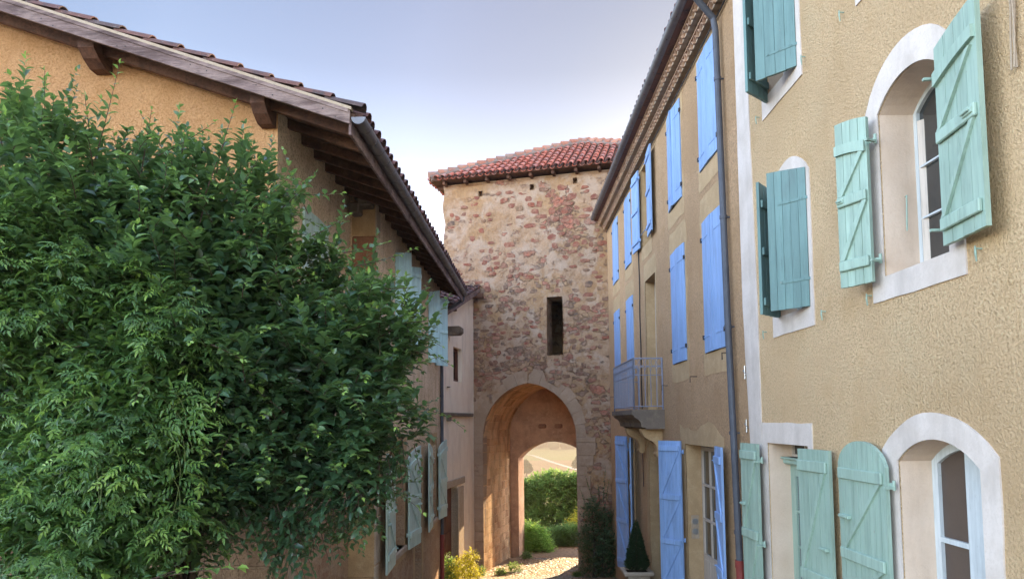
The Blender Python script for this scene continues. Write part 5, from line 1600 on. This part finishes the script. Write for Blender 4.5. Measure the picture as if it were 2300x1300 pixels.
# climber on the right of the archway
bush('wall_shrub', (2.72, 21.7, gz(21.7)), [((2.72,21.75,-4.0),(.55,.32,.55)), ((2.72,21.8,-3.35),(.50,.28,.5)), ((2.55,21.8,-2.85),(.32,.2,.34)), ((2.95,21.7,-4.5),(.42,.3,.4)), ((2.92,21.8,-3.0),(.3,.2,.3)), ((2.5,21.75,-4.55),(.4,.28,.3)), ((2.3,21.7,-3.75),(.34,.26,.4)), ((3.0,21.6,-3.8),(.35,.4,.5)), ((2.55,21.8,-2.65),(.22,.18,.25))],
     'dark evergreen shrub climbing the tower wall right of the archway', 'shrub', M['leaf_dark'], 900, .085, .045, (.15,.32), .042, 1800, .4, (0,0,-.12), (.1,.6), .35, 6)
o = bpy.data.objects['wall_shrub']
lx, tx = Leaves(), MB()
for (a, b) in (((2.6,21.9,-2.6),(2.35,22.05,-1.75)), ((2.9,21.85,-2.6),(3.0,21.92,-1.5)), ((2.95,21.85,-2.7),(3.1,21.85,-1.9)), ((2.45,22.0,-2.9),(2.2,22.15,-2.2)), ((2.8,21.9,-2.6),(2.75,21.95,-2.0)), ((2.4,21.9,-3.2),(2.12,22.0,-2.9)), ((2.35,21.9,-3.5),(2.05,21.95,-3.6))):
    a, b = np.array(a), np.array(b); shoot(lx, tx, a, b-a, np.linalg.norm(b-a), .05, .085, .05, bend=(0,-.05,.05), tint=(.3,.7), young=.3, stem=.006)
lx.build('climbing_shoot', M['leaf_dark'], o)['kind'] = 'stuff'; tx.build('twig', M['twig'], o, recalc=False)['kind'] = 'stuff'

# potted conifer
pot = thing('stone_planter', (2.82, 15.75, gz(15.75)), 'square grey stone planter by the door of the blue-shuttered house', 'planter')
PT = frame((2.82, 15.75, gz(15.75)+.0), (0,1,0), (-1,0,0))
mb = MB()
zb_ = 0.0; zt_ = -3.36-gz(15.75)
for z0, z1, r0, r1 in ((0, .10, .27, .27), (.10, .14, .24, .23), (.14, zt_-.09, .22, .25)):
    P4 = [(-r0,-r0,z0),(r0,-r0,z0),(r0,r0,z0),(-r0,r0,z0),(-r1,-r1,z1),(r1,-r1,z1),(r1,r1,z1),(-r1,r1,z1)]
    mb.add([PT @ Vector(p) for p in P4], [(0,3,2,1),(4,5,6,7),(0,1,5,4),(1,2,6,5),(2,3,7,6),(3,0,4,7)], 0, .3)
mb.build('bowl', M['sandpale'], pot)
mb = MB()
for a, b in (((-.33,-.24),(-.33,.33)), ((.24,.33),(-.33,.33)), ((-.24,.24),(-.33,-.24)), ((-.24,.24),(.24,.33))):
    mb.box(PT, a[0], a[1], b[0], b[1], zt_-.085, zt_, 0, .2, ch=.02)
mb.build('rim', M['sandpale'], pot)
mb = MB(); mb.box(PT, -.25, .25, -.25, .25, zt_-.10, zt_-.05); mb.build('soil', M['bark'], pot)
cz = gz(15.75)+zt_
cf = thing('dwarf_conifer', (2.82, 15.75, cz-.05), 'small dark cone-shaped conifer growing in the stone planter', 'conifer')
lc = Leaves(); n = 15000
t = 1-np.sqrt(rng.random(n)); t = np.clip(t, 0, 1); an = rng.uniform(0, 2*math.pi, n)
r = .26*(1-t)**.85*(.55+.45*np.minimum(1, t*7+.55))*rng.uniform(.72, 1.06, n)*(1+.10*np.sin(an*5+t*14)+.06*np.sin(an*9-t*30))
P = np.stack([2.82+r*np.cos(an), 15.75+r*np.sin(an), cz+.02+t*1.08], 1)
D = nrm(np.stack([np.cos(an), np.sin(an), np.full(n, .7)], 1)+rng.normal(size=(n,3))*.4)
lc.add(P, D, nrm(np.array([0,0,1.])+rng.normal(size=(n,3))*.5), rng.uniform(.03,.055,n), rng.uniform(.009,.014,n), rng.uniform(.05,.7,n))
lc.build('foliage', M['leaf_con'], cf)
mb = MB(); mb.tube([(2.82,15.75,cz-.08),(2.82,15.75,cz+.9)], [.03,.008], 7); mb.build('trunk', M['bark'], cf)

# weeds along the tower foot
for (x, y, r, lab) in ((-.35, 22.75, .16, 'tuft of weeds at the foot of the left archway jamb'), (.12, 23.3, .24, 'broad clump of weeds inside the archway on the left'), (.55, 25.9, .2, 'tall weeds at the far left edge of the passage'), (-1.0, 22.7, .22, 'shaded weeds in the corner beside the tower'), (2.05, 21.9, .12, 'small tuft of grass at the right archway jamb')):
    z = gz(y)
    bush('weed_clump', (x, y, z), [((x, y, z+r*.6), (r, r*.6, r*.8))], lab, 'weeds', M['leaf_green'], 60, .09, .03, (.1,.22), .035, 120, .8, (0,0,-.3), (.2,.8), .3, 2, group='weeds along the tower foot', bark='vine')
# garden beyond the gate
bush('tall_bush', (2.0, 32.2, gz(32)), [((1.9,32.2,-3.3),(1.35,.9,1.0)), ((.9,32.3,-3.6),(.85,.8,.85)), ((3.0,32.2,-3.45),(.9,.8,.95)), ((2.2,32,-2.95),(.75,.6,.55)), ((1.2,32.0,-3.0),(.6,.6,.5)), ((3.0,31.9,-2.9),(.5,.5,.45)), ((.55,32.2,-3.4),(.7,.7,.7)), ((3.3,32.2,-3.15),(.8,.8,.75)), ((2.6,32.0,-2.75),(.5,.5,.4)), ((1.1,31.9,-4.4),(.9,.7,.65)), ((2.3,31.9,-4.4),(.9,.7,.65)), ((3.3,31.9,-4.4),(.9,.7,.65))],
     'tall leafy green bush framed by the archway', 'bush', M['leaf_green'], 2600, .22, .07, (.35,.7), .07, 6000, .55, (0,0,-.30), (.15,.6), .4, 14, zmin=-5.05)
bush('round_bush', (1.0, 27.6, gz(27.6)), [((.95,27.6,-4.75),(.55,.5,.52)), ((.85,27.5,-4.4),(.38,.35,.34)), ((1.25,27.6,-5.0),(.4,.4,.4))], 'bright green rounded bush at the lower left of the archway view', 'bush', M['leaf_bright'], 800, .13, .05, (.25,.6), .05, 1800, .5, (0,0,-.1), (.2,.7), .3)
bush('clipped_hedge', (2.3, 28.6, gz(28.6)), [((1.75,28.7,-4.85),(.6,.5,.45)), ((2.4,28.7,-4.75),(.65,.5,.5)), ((3.1,28.7,-4.75),(.6,.5,.5)), ((3.8,28.7,-4.75),(.6,.5,.5))], 'low dull green hedge at the lower right of the archway view', 'hedge', M['leaf_green'], 2400, .08, .042, (.12,.42), .035, 7000, .4, (0,0,-.05), (.0,.45), .3)
bush('slim_bush', (3.35, 30.3, gz(30)), [((3.2,30.3,-4.2),(.45,.4,.6)), ((2.75,30.4,-4.45),(.35,.3,.4))], 'slim golden lit bush between the hedge and the tall bush', 'bush', M['leaf_yel'], 260, .10, .03, (.2,.4), .05, 300, .5, (0,0,-.2), (.2,.6), .3)

# ------------------------------------------------------------------ valley trees
def lumpy(mb, c, r, seed, sub=2, tint=.5):
    b = bmesh.new(); bmesh.ops.create_icosphere(b, subdivisions=sub, radius=1)
    V = []
    for v in b.verts:
        k = 1+.32*noise.noise(v.co*2.1+Vector((seed*3.1, 0, seed)))+.22*noise.noise(v.co*5+Vector((0, seed, 0)))
        V.append((c[0]+v.co.x*r[0]*k, c[1]+v.co.y*r[1]*k, c[2]+v.co.z*r[2]*k))
    mb.add(V, [[x.index for x in f.verts] for f in b.faces], 0, tint); b.free()
M['farleaf'] = m_leaf('valley_foliage', (.03,.05,.018), (.06,.085,.03), (.10,.12,.04), .8, .1, .1)
def valley_tree(x, y, h, r, label):
    z = gz(y); o = thing('valley_tree', (x, y, z), label, 'tree', 'trees in the valley')
    mb = MB(); mb.tube([(x,y,z-.3),(x+.2,y,z+h*.3),(x,y,z+h*.7)], [r*.09,r*.07,r*.03], 7)
    for q in range(4): mb.tube([(x,y,z+h*.35),(x+r*.5*math.cos(q*1.7),y+r*.5*math.sin(q*1.7),z+h*.65)], [r*.05,r*.02], 5)
    mb.build('trunk', M['bark'], o)
    E_ = [((x+rng.uniform(-.45,.45)*r, y+rng.uniform(-.4,.4)*r, z+h*rng.uniform(.38,.8)), (r*rng.uniform(.4,.6),)*3) for q in range(8)]
    l_ = Leaves(); P, N = ell_surface(E_, 2600, .3); n = len(P)
    l_.add(P, nrm(N+rng.normal(size=(n,3))), nrm(N+rng.normal(size=(n,3))*.5), rng.uniform(.6,1.2,n), rng.uniform(.5,.9,n), rng.uniform(.1,.8,n))
    l_.build('crown', M['farleaf'], o)
valley_tree(11.5, 500, 12.5, 4.8, 'leafy field tree seen at the left of the archway view')
valley_tree(50.5, 520, 14, 4.5, 'field tree at the right edge of the archway view')
valley_tree(14.5, 760, 15, 8.0, 'hazy tree beside the country road under the far wood')
mb = MB()
for q in range(260):
    x, y = rng.uniform(-330, 420), 955+rng.random()**1.3*330; r = rng.uniform(5, 9); h = rng.uniform(10, 19)
    lumpy(mb, (x, y, gz(y)+h*.5), (r, r, h*.62), q, 2, rng.uniform(.1,.8))
tag(mb.build('far_wood', M['farleaf'], None, smooth=True), 'hazy wood closing the valley beyond the fields', 'wood', kind='stuff')

# ------------------------------------------------------------------ haze in the valley air
mb = MB(); mb.box(I4, -2150, 2150, -450, 2350, -42, 12.5)
hz = mb.build('haze', [], None)
hm = bpy.data.materials.new('haze'); hm.use_nodes = True; hm.node_tree.nodes.clear()
ho = hm.node_tree.nodes.new('ShaderNodeOutputMaterial'); pv = hm.node_tree.nodes.new('ShaderNodeVolumePrincipled')
pv.inputs['Color'].default_value = (.36, .285, .205, 1); pv.inputs['Density'].default_value = .0014; pv.inputs['Anisotropy'].default_value = .1
hm.node_tree.links.new(pv.outputs[0], ho.inputs['Volume'])
hz.data.materials.append(hm)
tag(hz, 'pale golden haze lying over the valley', 'haze', kind='stuff')
